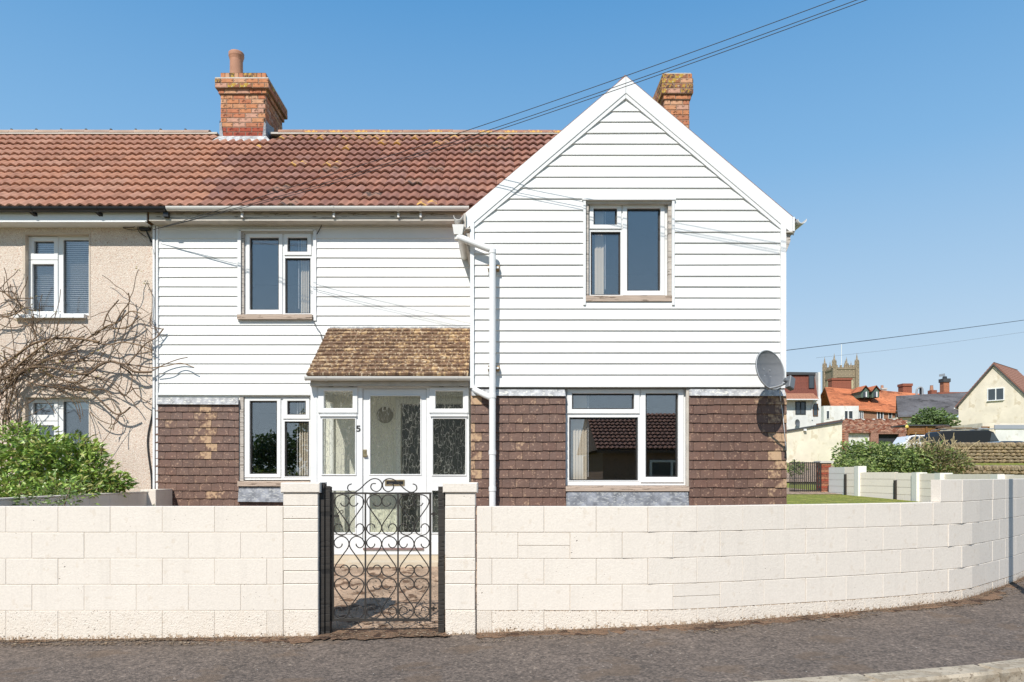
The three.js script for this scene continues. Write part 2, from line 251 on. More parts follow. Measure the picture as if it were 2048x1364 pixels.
// a window: px rectangles [x0, y0, x1, y1] measured in the plane at depth Z; lights with their own sash have s
function windowUnit(parent, Z, outer, lights, o = {}) {
  const w = part('window', parent), W = ([a, b, c, d]) => [U(a, Z), V(d, Z), U(c, Z), V(b, Z)], z = -Z, e = .006;
  const fo = W(outer), holes = lights.map((l) => { const g = W(l.g); return rect(g[0] - (l.s ? .02 : e), g[1] - (l.s ? .02 : e), g[2] + (l.s ? .02 : e), g[3] + (l.s ? .02 : e)); });
  mesh('frame', extrude(rect(...fo), z - .06, z, holes, .003), M.pvc, w);
  for (const l of lights) {
    const g = W(l.g), k = o.gasket ?? .018;
    if (l.s) { const [a, b] = ring(W(l.s), g); mesh('sash', extrude(a, z - .03, z + .016, b, .004), M.pvc, w); }
    else { const [a, b] = ring([g[0] - .012, g[1] - .012, g[2] + .012, g[3] + .012], g); mesh('glazing_bead', extrude(a, z - .02, z + .005, b, .003), M.pvc, w); }
    const [a, b] = ring([g[0] - .002, g[1] - .002, g[2] + .002, g[3] + .002], [g[0] + k, g[1] + k * .8, g[2] - k, g[3] - k]);
    mesh('gasket', extrude(a, z - .05, z - .022, b), o.gasketMat ?? M.gasket, w);
    for (const d of [.033, .047]) mesh('pane', planar(new THREE.PlaneGeometry(g[2] - g[0], g[3] - g[1]).translate((g[0] + g[2]) / 2, (g[1] + g[3]) / 2, z - d)), M.glass, w);   // double glazing
  }
  if (o.sill) { const s = W(o.sill), d = o.sillDepth ?? .09; mesh('sill', hexa([[s[0], s[1], z - .05], [s[2], s[1], z - .05], [s[2], s[3] + .004, z - .05], [s[0], s[3] + .004, z - .05], [s[0], s[1], z + d], [s[2], s[1], z + d], [s[2], s[3] - .006, z + d], [s[0], s[3] - .006, z + d]]), o.sillMat ?? M.sillWood, w); }
  return w;
}
const wallHole = (Z, a, b, c, d) => rect(U(a, Z), V(d, Z), U(c, Z), V(b, Z));
// one weatherboard whose ends may slope: bottom from xa to xb, top from xc to xd
function board(parent, xa, xb, xc, xd, y0, y1, z, m) {
  const q = z + .020 + rnd(-.0015, .0015), t = z + .004, b = z - .006, n = .006, dl = rnd(-.0035, .0035), dr = rnd(-.0035, .0035), o = mesh('weatherboard', quads([[[xa, y0 + n, q], [xb, y0 + n, q], [xd, y1, t], [xc, y1, t]], [[xa, y0, q - .006], [xb, y0, q - .006], [xb, y0 + n, q], [xa, y0 + n, q]], [[xa, y0, b], [xb, y0, b], [xb, y0, q - .006], [xa, y0, q - .006]], [[xa, y0, b], [xa, y0, q - .006], [xc, y1, t], [xc, y1, b]], [[xb, y0, q - .006], [xb, y0, b], [xd, y1, b], [xd, y1, t]], [[xc, y1, t], [xd, y1, t], [xd, y1, b], [xc, y1, b]]], rnd(0, 9), rnd(0, 9)), m ?? pick(M.boards), parent);
  const p = o.geometry.attributes.position; for (let i = 0; i < p.count; i++) { const s = clamp((p.getX(i) - xa) / (xb - xa), 0, 1); if (p.getY(i) < y0 + .03) p.setY(i, p.getY(i) + lerp(dl, dr, s)); } return o;   // boards are never quite level
}
// plain tiles hung on a wall, row by row
const plainTile = [...Array(9).keys()].map((i) => { const r = rng(60 + i), b = () => (r() - .5) * .006, w = .0825, L = b(), Q = b(), P = b(), t = .016 + (r() - .5) * .002;
  return quads([[[-w, P, t], [0, L, t + .002], [0, .15, t + .002], [-w, .15, t]], [[0, L, t + .002], [w, Q, t], [w, .15, t], [0, .15, t + .002]], [[-w, P, 0], [0, L, 0], [0, L, t + .002], [-w, P, t]], [[0, L, 0], [w, Q, 0], [w, Q, t], [0, L, t + .002]], [[-w, .15, 0], [-w, P, 0], [-w, P, t], [-w, .15, t]], [[w, Q, 0], [w, .15, 0], [w, .15, t], [w, Q, t]]], i * 1.73, i * .91); });
function hungTiles(parent, x0, x1, yTop, yBottom, place, choose) {   // place(mesh, x, y) puts a tile whose lower edge is at (x, y)
  const gauge = .1135, tw = .1665, rows = Math.ceil((yTop - yBottom) / gauge);
  for (let r = 0; r < rows; r++) {
    const y = yTop - (r + 1) * gauge; let x = x0 - ((r % 2) ? tw / 2 : 0) - .03;
    for (; x < x1 - .01; x += tw) { const a = Math.max(x, x0), b = Math.min(x + tw, x1); if (b - a < .02) continue; const m = mesh('wall_tile', pick(plainTile), choose((a + b) / 2, y), parent); m.scale.x = (b - a - .0035) / .165; place(m, (a + b) / 2, y + rnd(-.0025, .0025)); }
  }
}
// interlocking roof tiles with two rolls; local x across, y up the slope, z off the roof
const rollTile = [0, 1, 2, 3].map((i) => {
  const rw = .14, n = 14, len = .38, t = .046, h = .032, pos = [], nor = [];
  const P = (k) => { const s = (k / (n / 2)) % 1; return h * Math.pow(.5 - .5 * Math.cos(2 * Math.PI * s), .8); };
  const X = (k) => -rw + .0015 + (2 * rw - .003) * k / n, pt = (k, v, dz) => [X(k), v * len, P(k) + t * (1 - v) + dz], nv = (k) => { const d = (P(Math.min(n, k + .5)) - P(Math.max(0, k - .5))) / (X(k + .5) - X(k - .5)); const l = Math.hypot(d, 1); return [-d / l, .09, 1 / l]; };
  const tri = (a, b, c, na, nb, nc) => { pos.push(...a, ...b, ...c); nor.push(...na, ...nb, ...nc); };
  for (let k = 0; k < n; k++) {
    const a = pt(k, 0, 0), b = pt(k + 1, 0, 0), c = pt(k + 1, 1, 0), d = pt(k, 1, 0), na = nv(k), nb = nv(k + 1); tri(a, b, c, na, nb, nb); tri(a, c, d, na, nb, na);
    const e = pt(k, 0, -.028), f = pt(k + 1, 0, -.028), l = [0, -1, 0]; tri(e, f, b, l, l, l); tri(e, b, a, l, l, l);
  }
  for (const k of [0, n]) { const a = pt(k, 0, 0), b = pt(k, 1, 0), c = pt(k, 1, -.02), d = pt(k, 0, -.02), l = [k ? 1 : -1, 0, 0]; tri(a, b, c, l, l, l); tri(a, c, d, l, l, l); }
  const g = new THREE.BufferGeometry(); g.setAttribute('position', new THREE.BufferAttribute(new Float32Array(pos), 3)); g.setAttribute('normal', new THREE.BufferAttribute(new Float32Array(nor), 3));
  const uv = new Float32Array(pos.length / 3 * 2); for (let q = 0; q < pos.length / 3; q++) { uv[q * 2] = pos[q * 3] + i * .31; uv[q * 2 + 1] = pos[q * 3 + 1] + i * .53; } g.setAttribute('uv', new THREE.BufferAttribute(uv, 2)); return g;
});
const halfRound = (r, t) => { const p = []; for (let k = 0; k <= 10; k++) { const a = Math.PI + Math.PI * k / 10; p.push([Math.cos(a) * r, Math.sin(a) * r]); } for (let k = 10; k >= 0; k--) { const a = Math.PI + Math.PI * k / 10; p.push([Math.cos(a) * (r - t), Math.sin(a) * (r - t)]); } return p; };
function gutterX(name, parent, x0, x1, y, z, r, m) { return mesh(name, extrude(halfRound(r, .006), 0, x1 - x0).rotateY(Math.PI / 2).translate(x0, y, z), m, parent); }
// a brick stack with corbelled head: front face at depth Zf, in real bricks laid course by course
function brickStack(parent, x0, x1, y0, Zf, depth, courses, choose, hb) {   // courses: list of outward steps from the bottom up; choose(row, u) -> material
  const c = part('chimney', parent), bl = .222, z0 = -Zf, geo = [0, 1, 2].map((i) => chamfer(bl - .012, hb - .011, .06, .004, i * .4, i * .7)), half = [0, 1].map((i) => chamfer(bl / 2 - .012, hb - .011, .06, .004, i * .3, i * .2));
  const lay = (len, row, put, step, tall) => {
    let u = -((row % 2) ? bl / 2 : 0);
    for (; u < len - .02; u += bl) { const a = Math.max(0, u), b = Math.min(len, u + bl), w = b - a; if (w < .03) continue; const m = mesh('brick', pick(geo), choose(row, (a + b) / 2 / len), c); m.scale.x = (w - .012) / (bl - .012); if (tall) m.scale.y = tall; put(m, (a + b) / 2); }
  };
  courses.forEach((s, row) => {
    const y = y0 + (row + .5) * hb, X0 = x0 - s, X1 = x1 + s, Z0 = z0 + s, Z1 = z0 - depth - s;
    mesh('mortar_core', box(X0 + .006, X1 - .006, y - hb / 2, y + hb / 2, Z1 + .006, Z0 - .006), M.mortar, c);
    lay(X1 - X0, row, (m, u) => m.position.set(X0 + u, y, Z0 + rnd(-.002, .003)));
    lay(Z0 - Z1, row + 1, (m, u) => { m.position.set(X1 + rnd(-.002, .002), y, Z0 - u); m.rotation.y = Math.PI / 2; });
    lay(Z0 - Z1, row + 1, (m, u) => { m.position.set(X0 - rnd(-.002, .002), y, Z0 - u); m.rotation.y = -Math.PI / 2; });
  });
  return c;
}

// ---------------------------------------------------------------- the white house
const ZW = 8.95, ZR = 10.45;                                // front faces of the wing and of the recessed wall
const house = thing('house', 'white weatherboarded house with a projecting gable, tile-hung below, and a glazed porch', 'house', null);
{
  const H = house, xl = U(313, ZR), wl = U(941, 8.9), wr = U(1571, 8.9), ridgeZ = 13.18, ridgeY = 7.56, eaveZ = 10.17, eaveY = 5.135, pitch = Math.atan2(ridgeY - eaveY, ridgeZ - eaveZ);
  // structural walls with their openings
  mesh('front_wall', extrude([[xl, .0], [wl + .1, .0], [wl + .1, 5.0], [xl, 5.0]], -ZR - .2, -ZR, [wallHole(ZR, 483, 463, 628, 634), wallHole(ZR, 486, 793, 621, 962), rect(-1.43, .38, -.5, 2.42)]), M.porchWall, H);
  const ax = U(1252, 8.9), ay = V(178, 8.9);
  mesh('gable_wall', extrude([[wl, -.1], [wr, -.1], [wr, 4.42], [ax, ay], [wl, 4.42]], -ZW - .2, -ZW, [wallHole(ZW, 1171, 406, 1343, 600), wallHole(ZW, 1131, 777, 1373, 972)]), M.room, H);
  mesh('wing_side_wall', box(wl, wl + .2, 0, 4.5, -ZR - .2, -ZW - .2), M.whitePaint, H);
  mesh('wing_side_wall', box(wr - .2, wr, -.1, 4.5, -16, -ZW - .2), M.whitePaint, H);
  mesh('rear_wall', box(xl, wr, 0, 5.0, -16.2, -16), M.whitePaint, H);
  mesh('party_wall', box(xl, xl + .15, 0, 5.0, -16, -ZR - .2), M.roomLight, H);
  mesh('end_gable', extrude([[-16.2, 4.4], [-10.3, 4.4], [-10.3, 5.0], [-ridgeZ, ridgeY - .12], [-16.2, 5.0]], 0, .2).rotateY(-Math.PI / 2).translate(wr - .05, 0, 0), M.whitePaint, H);
  // rooms: floors, ceilings and back walls behind the glass
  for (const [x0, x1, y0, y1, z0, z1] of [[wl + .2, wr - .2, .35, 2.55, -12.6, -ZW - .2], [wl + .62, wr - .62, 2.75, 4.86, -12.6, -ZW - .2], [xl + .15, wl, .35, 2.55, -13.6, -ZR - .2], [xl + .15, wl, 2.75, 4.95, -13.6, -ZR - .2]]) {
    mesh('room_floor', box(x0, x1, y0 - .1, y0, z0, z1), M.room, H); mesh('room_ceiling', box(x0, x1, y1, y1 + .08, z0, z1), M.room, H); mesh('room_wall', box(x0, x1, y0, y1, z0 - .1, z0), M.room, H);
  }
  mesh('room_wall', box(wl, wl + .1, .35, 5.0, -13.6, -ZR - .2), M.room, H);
  // weatherboards: recessed wall
  const cl = part('recessed_cladding', H), ys = []; for (let y = 786; y > 440; y -= 19.25) ys.push(y);
  ys.forEach((yb) => {
    const y0 = V(yb, ZR), y1 = Math.min(V(yb - 19.25, ZR) + .012, 4.985), mid = yb - 9.6, L = U(318, ZR), Rr = U(940, ZR), a = U(477, ZR), b = U(633, ZR);
    const B = (x0, x1) => board(cl, x0, x1, x0, x1, y0, y1, -ZR);
    if (mid > 463 && mid < 640) { B(L, a); B(b, Rr); } else if (mid < 463) { const c = U(440 + (yb % 7) * 3, ZR); B(L, c - .001); B(c + .001, Rr); } else B(L, Rr);
  });
  mesh('corner_trim', box(U(308.5, ZR), U(312.4, ZR), .2, 4.98, -ZR - .02, -ZR + .05), M.pvc, H); mesh('corner_trim', box(U(314, ZR), U(318, ZR), .2, 4.98, -ZR - .02, -ZR + .036), M.pvc, H);
  const trimR = (a, b, c, d) => mesh('cladding_trim', box(U(a, ZR), U(c, ZR), V(d, ZR), V(b, ZR), -ZR - .03, -ZR + .032), M.pvc, H);
  trimR(476.5, 461, 483, 642); trimR(627.5, 461, 633.5, 642); trimR(480, 459.5, 630, 463); trimR(313, 786, 622, 790.5);
  // weatherboards: gable
  const gc = part('gable_cladding', H), rows = []; for (let y = 772; y > 165; y -= 21.93) rows.push(y);
  const slope = (950 - 950 + 277) / 325, at = (yp) => (yp - 186) / slope;    // half width of the gable at a height, in photograph pixels
  rows.forEach((yb) => {
    const y0 = V(yb, 8.93), yt = yb - 21.93, y1 = V(yt, 8.93) + .012, half = (yp) => Math.max(6, at(yp) + 16), edge = (yp, s) => s < 0 ? Math.max(wl + .03, U(1252 - half(yp), 8.93)) : Math.min(wr - .03, U(1252 + half(yp), 8.93)), mid = yb - 11, a = U(1169, 8.93), b = U(1346, 8.93);
    const xa = edge(yb, -1), xb = edge(yb, 1), xc = edge(yt, -1), xd = edge(yt, 1);
    if (mid > 402 && mid < 606) { board(gc, xa, a, xc, a, y0, y1, -8.93); board(gc, b, xb, b, xd, y0, y1, -8.93); } else board(gc, xa, xb, xc, xd, y0, y1, -8.93);
  });
  const trimW = (a, b, c, d, p = .034) => mesh('cladding_trim', box(U(a, 8.93), U(c, 8.93), V(d, 8.93), V(b, 8.93), -ZW, -8.93 + p), M.pvc, H);
  mesh('corner_trim', box(wl - .004, U(948, 8.9), V(776, 8.9), 4.5, -ZW - .01, -8.886), M.pvc, H); mesh('corner_trim', box(U(1561, 8.9), wr + .004, V(776, 8.9), 4.5, -ZW - .01, -8.886), M.pvc, H);
  trimW(1166, 401, 1171, 611); trimW(1343, 401, 1348, 611); trimW(1164, 399, 1350, 402, .045); trimW(941, 770.5, 1571, 774.5, .03);
  mesh('head_board', box(U(1172, 8.95), U(1342, 8.95), V(408.5, 8.95), V(402, 8.95), -ZW - .06, -8.925), M.creamTrim, H);
  mesh('head_board', box(U(484, ZR), U(627, ZR), V(467, ZR), V(463, ZR), -ZR - .06, -ZR - .005), M.creamTrim, H);
  for (const [a, b] of [[1171.5, 1177], [1336, 1342.5]]) mesh('weathered_lining', box(U(a, 8.95), U(b, 8.95), V(594, 8.95), V(404, 8.95), -ZW - .1, -8.94), M.weathered, H);
  mesh('weathered_lining', box(U(483.2, ZR), U(488, ZR), V(631, ZR), V(464, ZR), -ZR - .1, -ZR + .004), M.weathered, H); mesh('weathered_lining', box(U(480, ZR), U(487, ZR), V(962, ZR), V(793, ZR), -ZR - .1, -ZR + .004), M.weathered, H);
  // windows
  windowUnit(H, 9.0, [1177.5, 408, 1335.5, 596], [{ g: [1187, 417, 1234, 450], s: [1179, 409, 1242.5, 458.5] }, { g: [1181.5, 464, 1241, 590] }, { g: [1254, 417, 1320.5, 582], s: [1245, 409, 1329, 591.5] }], { sill: [1170, 594, 1343, 606], sillDepth: .10 });
  windowUnit(H, 9.0, [1131, 777, 1372, 971], [{ g: [1144, 787, 1268, 818.5], s: [1134, 778.5, 1279, 827.5] }, { g: [1138.5, 835, 1276, 961] }, { g: [1291, 787, 1356, 954], s: [1281, 778.5, 1367, 965] }], { sill: [1130, 971.5, 1374, 982], sillDepth: .11 });
  windowUnit(H, 10.48, [488, 467, 627.5, 632], [{ g: [500, 475.5, 558, 620], s: [493.5, 468, 565.5, 629] }, { g: [575.5, 475.5, 615, 504], s: [569, 468, 623, 511] }, { g: [570.5, 516.5, 621, 627] }], { sill: [479, 631, 627.5, 641], sillDepth: .10 });
  windowUnit(H, 10.48, [487.5, 794, 621, 960], [{ g: [500, 802, 554.5, 948], s: [490, 795.5, 562, 955] }, { g: [575, 802, 612, 829.5], s: [566.5, 795.5, 619.5, 838] }, { g: [569.5, 843, 618, 953] }], { sill: [480, 962, 622, 972], sillDepth: .11 });
  mesh('mortar_fillet', box(U(1372, 8.95), U(1377, 8.95), V(1012, 8.95), V(778, 8.95), -ZW - .02, -8.935), M.creamTrim, H);
  // hung tiles and lead
  const face = (Z) => (m, x, y) => { m.position.set(x, y, -Z + .021); m.rotation.x = -.13 + rnd(-.012, .012); };
  const stained = (list) => (x) => { for (const [a, b, m] of list) if (x > a && x < b) return R() < .55 ? m : M.hungSome; return R() < .045 ? M.hungSome : pick(M.hung); };
  const tl = part('recessed_tile_hanging', H);
  hungTiles(tl, U(313, ZR), U(479, ZR), V(808, ZR), .12, face(ZR), stained([[U(383, ZR), U(402, ZR), M.hungSome], [U(404, ZR), U(428, ZR), M.hungMuch]]));
  hungTiles(tl, U(479, ZR), U(622, ZR), V(1002, ZR), .2, face(ZR), stained([]));
  const tw = part('gable_tile_hanging', H);
  hungTiles(tw, wl + .002, U(1131, 8.94), V(791, 8.94), .1, face(ZW - .01), stained([[-1, U(957, 8.94), M.hungMuch], [U(1020, 8.94), U(1062, 8.94), M.hungSome]]));
  hungTiles(tw, U(1377, 8.94), wr + .02, V(791, 8.94), .05, face(ZW - .01), stained([[U(1541, 8.94), 9, M.hungMuch], [U(1500, 8.94), U(1541, 8.94), M.hungSome]]));
  hungTiles(tw, 8.93, 9.45, V(791, 8.94), .05, (m, d, y) => { m.position.set(wr + .008, y, -d); m.rotation.set(0, Math.PI / 2, 0); m.rotateX(-.19); }, () => pick([M.hungMuch, M.hungMuch, M.hungSome]));
  hungTiles(tw, U(1131, 8.94), U(1376, 8.94), V(1008, 8.94), .2, face(ZW - .01), stained([]));
  const flash = (x0, x1, y0, y1, Z, m, out = .064) => mesh('lead_flashing', hexa([[x0, y0, -Z + .034], [x1, y0, -Z + .034], [x1, y1, -Z + .026], [x0, y1, -Z + .026], [x0 + .01, y0, -Z + out], [x1 + .004, y0 - .006, -Z + out], [x1 - .01, y1, -Z + .045], [x0 + .02, y1 + .004, -Z + .045]]), m, H);
  flash(U(316, ZR), U(479, ZR), V(809, ZR), V(796, ZR), ZR, M.leadPale); flash(U(943, 8.94), U(1130, 8.94), V(792, 8.94), V(780, 8.94), ZW, M.leadPale); flash(U(1377, 8.94), wr, V(792, 8.94), V(779.5, 8.94), ZW, M.leadPale);
  flash(U(478, ZR), U(575, ZR), V(1003, ZR), V(975, ZR), ZR, M.lead, .08); flash(U(1132, 8.94), U(1376, 8.94), V(1016, 8.94), V(984, 8.94), ZW, M.lead, .058);
  // main roof
  const roof = part('roof', H), rs = [0, Math.sin(pitch), -Math.cos(pitch)], gauge = .318, nrow = 12, xs = -4.25, ncol = 20;
  mesh('roof_deck', hexa([[xs - .05, eaveY - .06, -eaveZ], [wr - .1, eaveY - .06, -eaveZ], [wr - .1, ridgeY - .06, -ridgeZ], [xs - .05, ridgeY - .06, -ridgeZ], [xs - .05, eaveY - .03, -eaveZ], [wr - .1, eaveY - .03, -eaveZ], [wr - .1, ridgeY - .03, -ridgeZ], [xs - .05, ridgeY - .03, -ridgeZ]]), M.roofDeck, roof);
  mesh('rear_slope', hexa([[xs - .05, 5.0, -16.4], [wr - .1, 5.0, -16.4], [wr - .1, ridgeY - .02, -ridgeZ - .02], [xs - .05, ridgeY - .02, -ridgeZ - .02], [xs - .05, 5.05, -16.4], [wr - .1, 5.05, -16.4], [wr - .1, ridgeY + .02, -ridgeZ - .02], [xs - .05, ridgeY + .02, -ridgeZ - .02]]), M.roofOld[0], roof);
  const layRoof = (parent, x0, n, choose) => {
    for (let r = 0; r < nrow; r++) for (let c = 0; c < n; c++) {
      const x = x0 + (c + .5) * .28, s = r * gauge - .03, y = eaveY + rs[1] * s, Z = eaveZ - rs[2] * s;
      if (r >= 11 && x > U(440, 12.95) - .05 && x < U(545, 12.95) + .05) continue;
      const m = mesh('roof_tile', pick(rollTile), choose(x, r), parent); m.position.set(x + rnd(-.002, .002), y + rnd(-.002, .003), -Z); m.rotation.set(-(Math.PI / 2 - pitch) + rnd(-.006, .006), 0, rnd(-.004, .004));
    }
  };
  const oldTile = (x, r) => { const q = R(); if (r >= 11 && q < .5) return M.roofLichen; if (r === 10 && q < .2) return M.roofLichen; if (r >= 8 && x > -.9 && x < .2 && q < .55) return M.roofMoss; if (r >= 9 && q < .18) return M.roofLichen; if (q < .02) return M.roofLichen; if (q < .06) return M.roofMoss; return pick(M.roofOld); };
  layRoof(roof, xs, ncol, oldTile);
  { const list = []; for (let r = 0; r < nrow; r++) for (let c = ncol; c < 27; c++) { const s = r * gauge - .03, g = rollTile[(r + c) % 4].clone(); g.rotateX(-(Math.PI / 2 - pitch)); g.translate(xs + (c + .5) * .28, eaveY + rs[1] * s, -(eaveZ - rs[2] * s)); list.push(g); } mesh('roof_tiling', list, M.roofOld[1], roof).userData.kind = 'stuff'; }
  const ridgeTile = [0, 1].map((i) => { const p = []; for (let k = 0; k <= 8; k++) { const a = Math.PI * k / 8; p.push([-Math.cos(a) * .12, Math.sin(a) * .085]); } for (let k = 8; k >= 0; k--) { const a = Math.PI * k / 8; p.push([-Math.cos(a) * .10, Math.sin(a) * .065]); } return extrude(p, 0, .445 + i * .004).rotateY(Math.PI / 2); });
  for (let x = -4.0; x < 3.2; x += .45) { const m = mesh('ridge_tile', pick(ridgeTile), R() < .65 ? M.ridge[0] : pick(M.ridge), roof); m.position.set(x, ridgeY + .005 + rnd(-.004, .006), -ridgeZ); m.rotation.z = rnd(-.008, .008); }
  mesh('ridge_bedding', box(-4.15, 3.3, ridgeY - .02, ridgeY + .012, -ridgeZ - .1, -ridgeZ + .115), M.mortarPale, roof);
  // gutter and eaves of the recessed side
  const gx0 = U(331, 10.12), gx1 = U(938, 10.12), gy = V(412, 10.12);
  gutterX('gutter', H, gx0, gx1, gy, -10.17, .056, M.gutterWhite);
  for (const px of [478, 663, 793, 838]) mesh('gutter_bracket', merge([extrude(halfRound(.062, .006), 0, .03).rotateY(Math.PI / 2).translate(U(px, 10.12), gy, -10.17), box(U(px, 10.12), U(px, 10.12) + .03, gy - .13, gy - .05, -10.225, -10.19)]), M.gutterWhite, H);
  mesh('fascia', box(xl, wl, V(438, 10.2), V(411, 10.2), -10.255, -10.23), mat({ color: C(.72, .69, .63), map: T.woodGrey }), H);
  mesh('soffit', box(xl, wl, V(440, 10.2), V(438, 10.2), -ZR - .02, -10.225), M.creamTrim, H);
  mesh('frieze_board', box(xl, wl, 4.965, V(438.5, 10.2), -ZR - .02, -ZR + .05), M.creamTrim, H);
  // gable bargeboards and roof of the wing
  const zb = -8.888, AP = [U(1252, 8.888), V(152, 8.888)], ZL = [U(927, 8.888), V(429, 8.888)], ZRt = [U(1588, 8.888), V(436, 8.888)], dv = 34 * 8.888 / F;
  for (const [foot, s] of [[ZL, -1], [ZRt, 1]]) {
    const pts = [[AP[0] + s * .0015, AP[1]], foot, [foot[0], foot[1] - dv], [AP[0] + s * .0015, AP[1] - dv]]; mesh('bargeboard', extrude(s < 0 ? pts : pts.slice().reverse(), zb - .024, zb, [], .003), M.pvc, H);
    const i = [[AP[0] + s * .0015, AP[1] - dv + .004], [foot[0], foot[1] - dv + .004], [foot[0], foot[1] - dv - .055], [AP[0] + s * .0015, AP[1] - dv - .055]].map(([x, y], k) => (k === 1 || k === 2) ? [s < 0 ? Math.max(x, wl) : Math.min(x, wr), y + (s < 0 ? (wl - foot[0]) : (foot[0] - wr)) * .853] : [x, y]);
    mesh('barge_trim', extrude(s < 0 ? i : i.slice().reverse(), -8.93, -8.898), M.pvc, H);
    const t = .008, b = .001, S2 = [foot[0] + s * .03, foot[1] - .03 * .853];
    const slab = (za, zb2) => [[AP[0], AP[1] + b, za], [S2[0], S2[1] + b, za], [S2[0], S2[1] + b, zb2], [AP[0], AP[1] + b, zb2], [AP[0], AP[1] + b + t, za], [S2[0], S2[1] + b + t, za], [S2[0], S2[1] + b + t, zb2], [AP[0], AP[1] + b + t, zb2]];
    const k = slab(zb - .002, -12.2); mesh('wing_roof_slope', quads([[k[0], k[1], k[5], k[4]], [k[4], k[5], k[6], k[7]], [k[1], k[2], k[6], k[5]], [k[3], k[2], k[1], k[0]], [k[2], k[3], k[7], k[6]]]), M.roofOld[3], H);
    const ez = s < 0 ? -ZR : -15.5;
    mesh('eaves_fascia', box(foot[0] + s * -.03, foot[0] + s * -.005, foot[1] - .17, foot[1] + .0, ez, -8.85), s < 0 ? M.creamTrim : M.pvc, H);
    mesh('eaves_soffit', box(s < 0 ? foot[0] : wr, s < 0 ? wl : foot[0], foot[1] - .185, foot[1] - .17, ez, -8.86), M.creamTrim, H);
    mesh('eaves_soffit', hexa([[s < 0 ? wl : wr, 4.10, -8.99], [(s < 0 ? wl : wr) + s * .002, 4.10, -9.03], [(s < 0 ? wl : wr) + s * .002, 4.36, -9.03], [(s < 0 ? wl : wr), 4.36, -8.99], [(s < 0 ? wl : wr), 4.10, -8.9], [(s < 0 ? wl : wr) + s * .06, 4.26, -8.9], [(s < 0 ? wl : wr) + s * .06, 4.36, -8.9], [(s < 0 ? wl : wr), 4.36, -8.9]]), M.weathered, H);
    mesh('gutter', extrude(halfRound(.056, .006), ez, -8.79).translate(foot[0] + s * .062, foot[1] - .045, 0), M.gutterWhite, H);
  }
  mesh('wing_ridge', extrude([[-.09, -.07], [0, .02], [.09, -.07], [.09, -.04], [0, .05], [-.09, -.04]], -12.2, -8.95).translate(AP[0], AP[1] + .0, 0), M.roofOld[2], H);
  // rainwater pipes
  const px = U(985, 8.8), pz = -8.8, pr = .041, pipe = part('downpipe', H), gX = ZL[0] - .062;
  mesh('pipe_run', planar(new THREE.CylinderGeometry(pr, pr, V(506, 8.8) - .2, 18).translate(px, (V(506, 8.8) + .2) / 2, pz)), M.pvc, pipe);
  mesh('offset_pipe', tube([[gX, V(470, 8.8), pz - .05], [gX + .03, V(474, 8.8), pz - .03], [px - .06, V(497, 8.8), pz], [px - .01, V(500, 8.8), pz], [px, V(509, 8.8), pz]], pr, 26, 14), M.pvc, pipe);
  mesh('hopper', merge([extrude([[-.07, .10], [.07, .10], [.05, -.02], [-.05, -.02]], -.06, .06).translate(gX, V(465, 8.8), pz - .06), planar(new THREE.CylinderGeometry(.045, .05, .08, 14).translate(gX, V(470, 8.8), pz - .06))]), M.gutterWhite, pipe);
  for (const y of [503, 792, 905, 978]) mesh('pipe_socket', planar(new THREE.CylinderGeometry(pr + .005, pr + .005, .05, 18).translate(px, V(y, 8.8), pz)), M.pvc, pipe);
  for (const y of [533, 735]) { mesh('pipe_clip', box(px - .075, px + .075, V(y + 2, 8.8), V(y - 2, 8.8), pz - .05, pz - .03), M.pvc, pipe); mesh('wood_packer', box(px - .055, px + .085, V(y + 5, 8.8), V(y - 5, 8.8), -8.92, pz - .045), mat({ color: C(.58, .42, .20), map: T.wood }), pipe); }
  // chimneys
  const cx0 = U(441, 12.95), cx1 = U(531, 12.95), hb = .0835, cb = 7.27, steps = [0, 0, 0, 0, 0, 0, 0, 0, 0, 0, 0, .03, .075, .075];
  const st = brickStack(H, cx0, cx1, cb, 12.95, 1.02, steps, (r, u) => r < 4 ? pick(M.brickRed) : r > 11 && R() < .4 ? M.brickMoss : pick(M.brick), hb);
  const ct = cb + steps.length * hb + .135, top0 = ct - .125; mesh('mortar_cap', box(cx0 - .07, cx1 + .07, top0 - .012, top0 + .008, -14.04, -12.88), M.mortarPale, st);
  mesh('mortar_core', box(cx0 + .01, cx1 - .01, top0, ct - .006, -13.96, -12.96), M.mortar, st); { const edgeBrick = [0, 1, 2].map((i) => chamfer(.072, .112, .06, .004, i * .4, i * .3)), put = (x, z, a) => { const m = mesh('brick', pick(edgeBrick), R() < .5 ? M.brickMoss : pick(M.brick), st); m.position.set(x, top0 + .068, z); m.rotation.y = a; }; for (let x = cx0 + .04; x < cx1 - .02; x += .0815) put(x, -12.95, 0); for (let z = -12.99; z > -13.96; z -= .0815) { put(cx1, z, Math.PI / 2); put(cx0, z, -Math.PI / 2); } } mesh('mortar_cap', hexa([[cx0, ct, -13.97], [cx1, ct, -13.97], [cx1 - .1, ct + .04, -13.9], [cx0 + .1, ct + .04, -13.9], [cx0, ct, -12.95], [cx1, ct, -12.95], [cx1 - .1, ct + .04, -13.05], [cx0 + .1, ct + .04, -13.05]]), M.mortarPale, st);
  mesh('chimney_pot', lathe([[.10, 0], [.115, .0], [.112, .30], [.122, .31], [.122, .335], [.132, .35], [.137, .37], [.132, .40], [.137, .415], [.125, .43], [.10, .43], [.095, .2]], 24).translate(U(472, 13.1), ct + .02, -13.12), M.clay, st);
  const soaker = (x0, x1, y0, z) => mesh('lead_apron', hexa([[x0 - .1, y0 - .13, z - .02], [x1 + .1, y0 - .13, z - .02], [x1 + .02, y0 + .02, z - .06], [x0 - .02, y0 + .02, z - .06], [x0 - .14, y0 - .115, z + .12], [x1 + .14, y0 - .115, z + .12], [x1 + .02, y0 + .04, z + .012], [x0 - .02, y0 + .04, z + .012]]), M.leadPale, st);
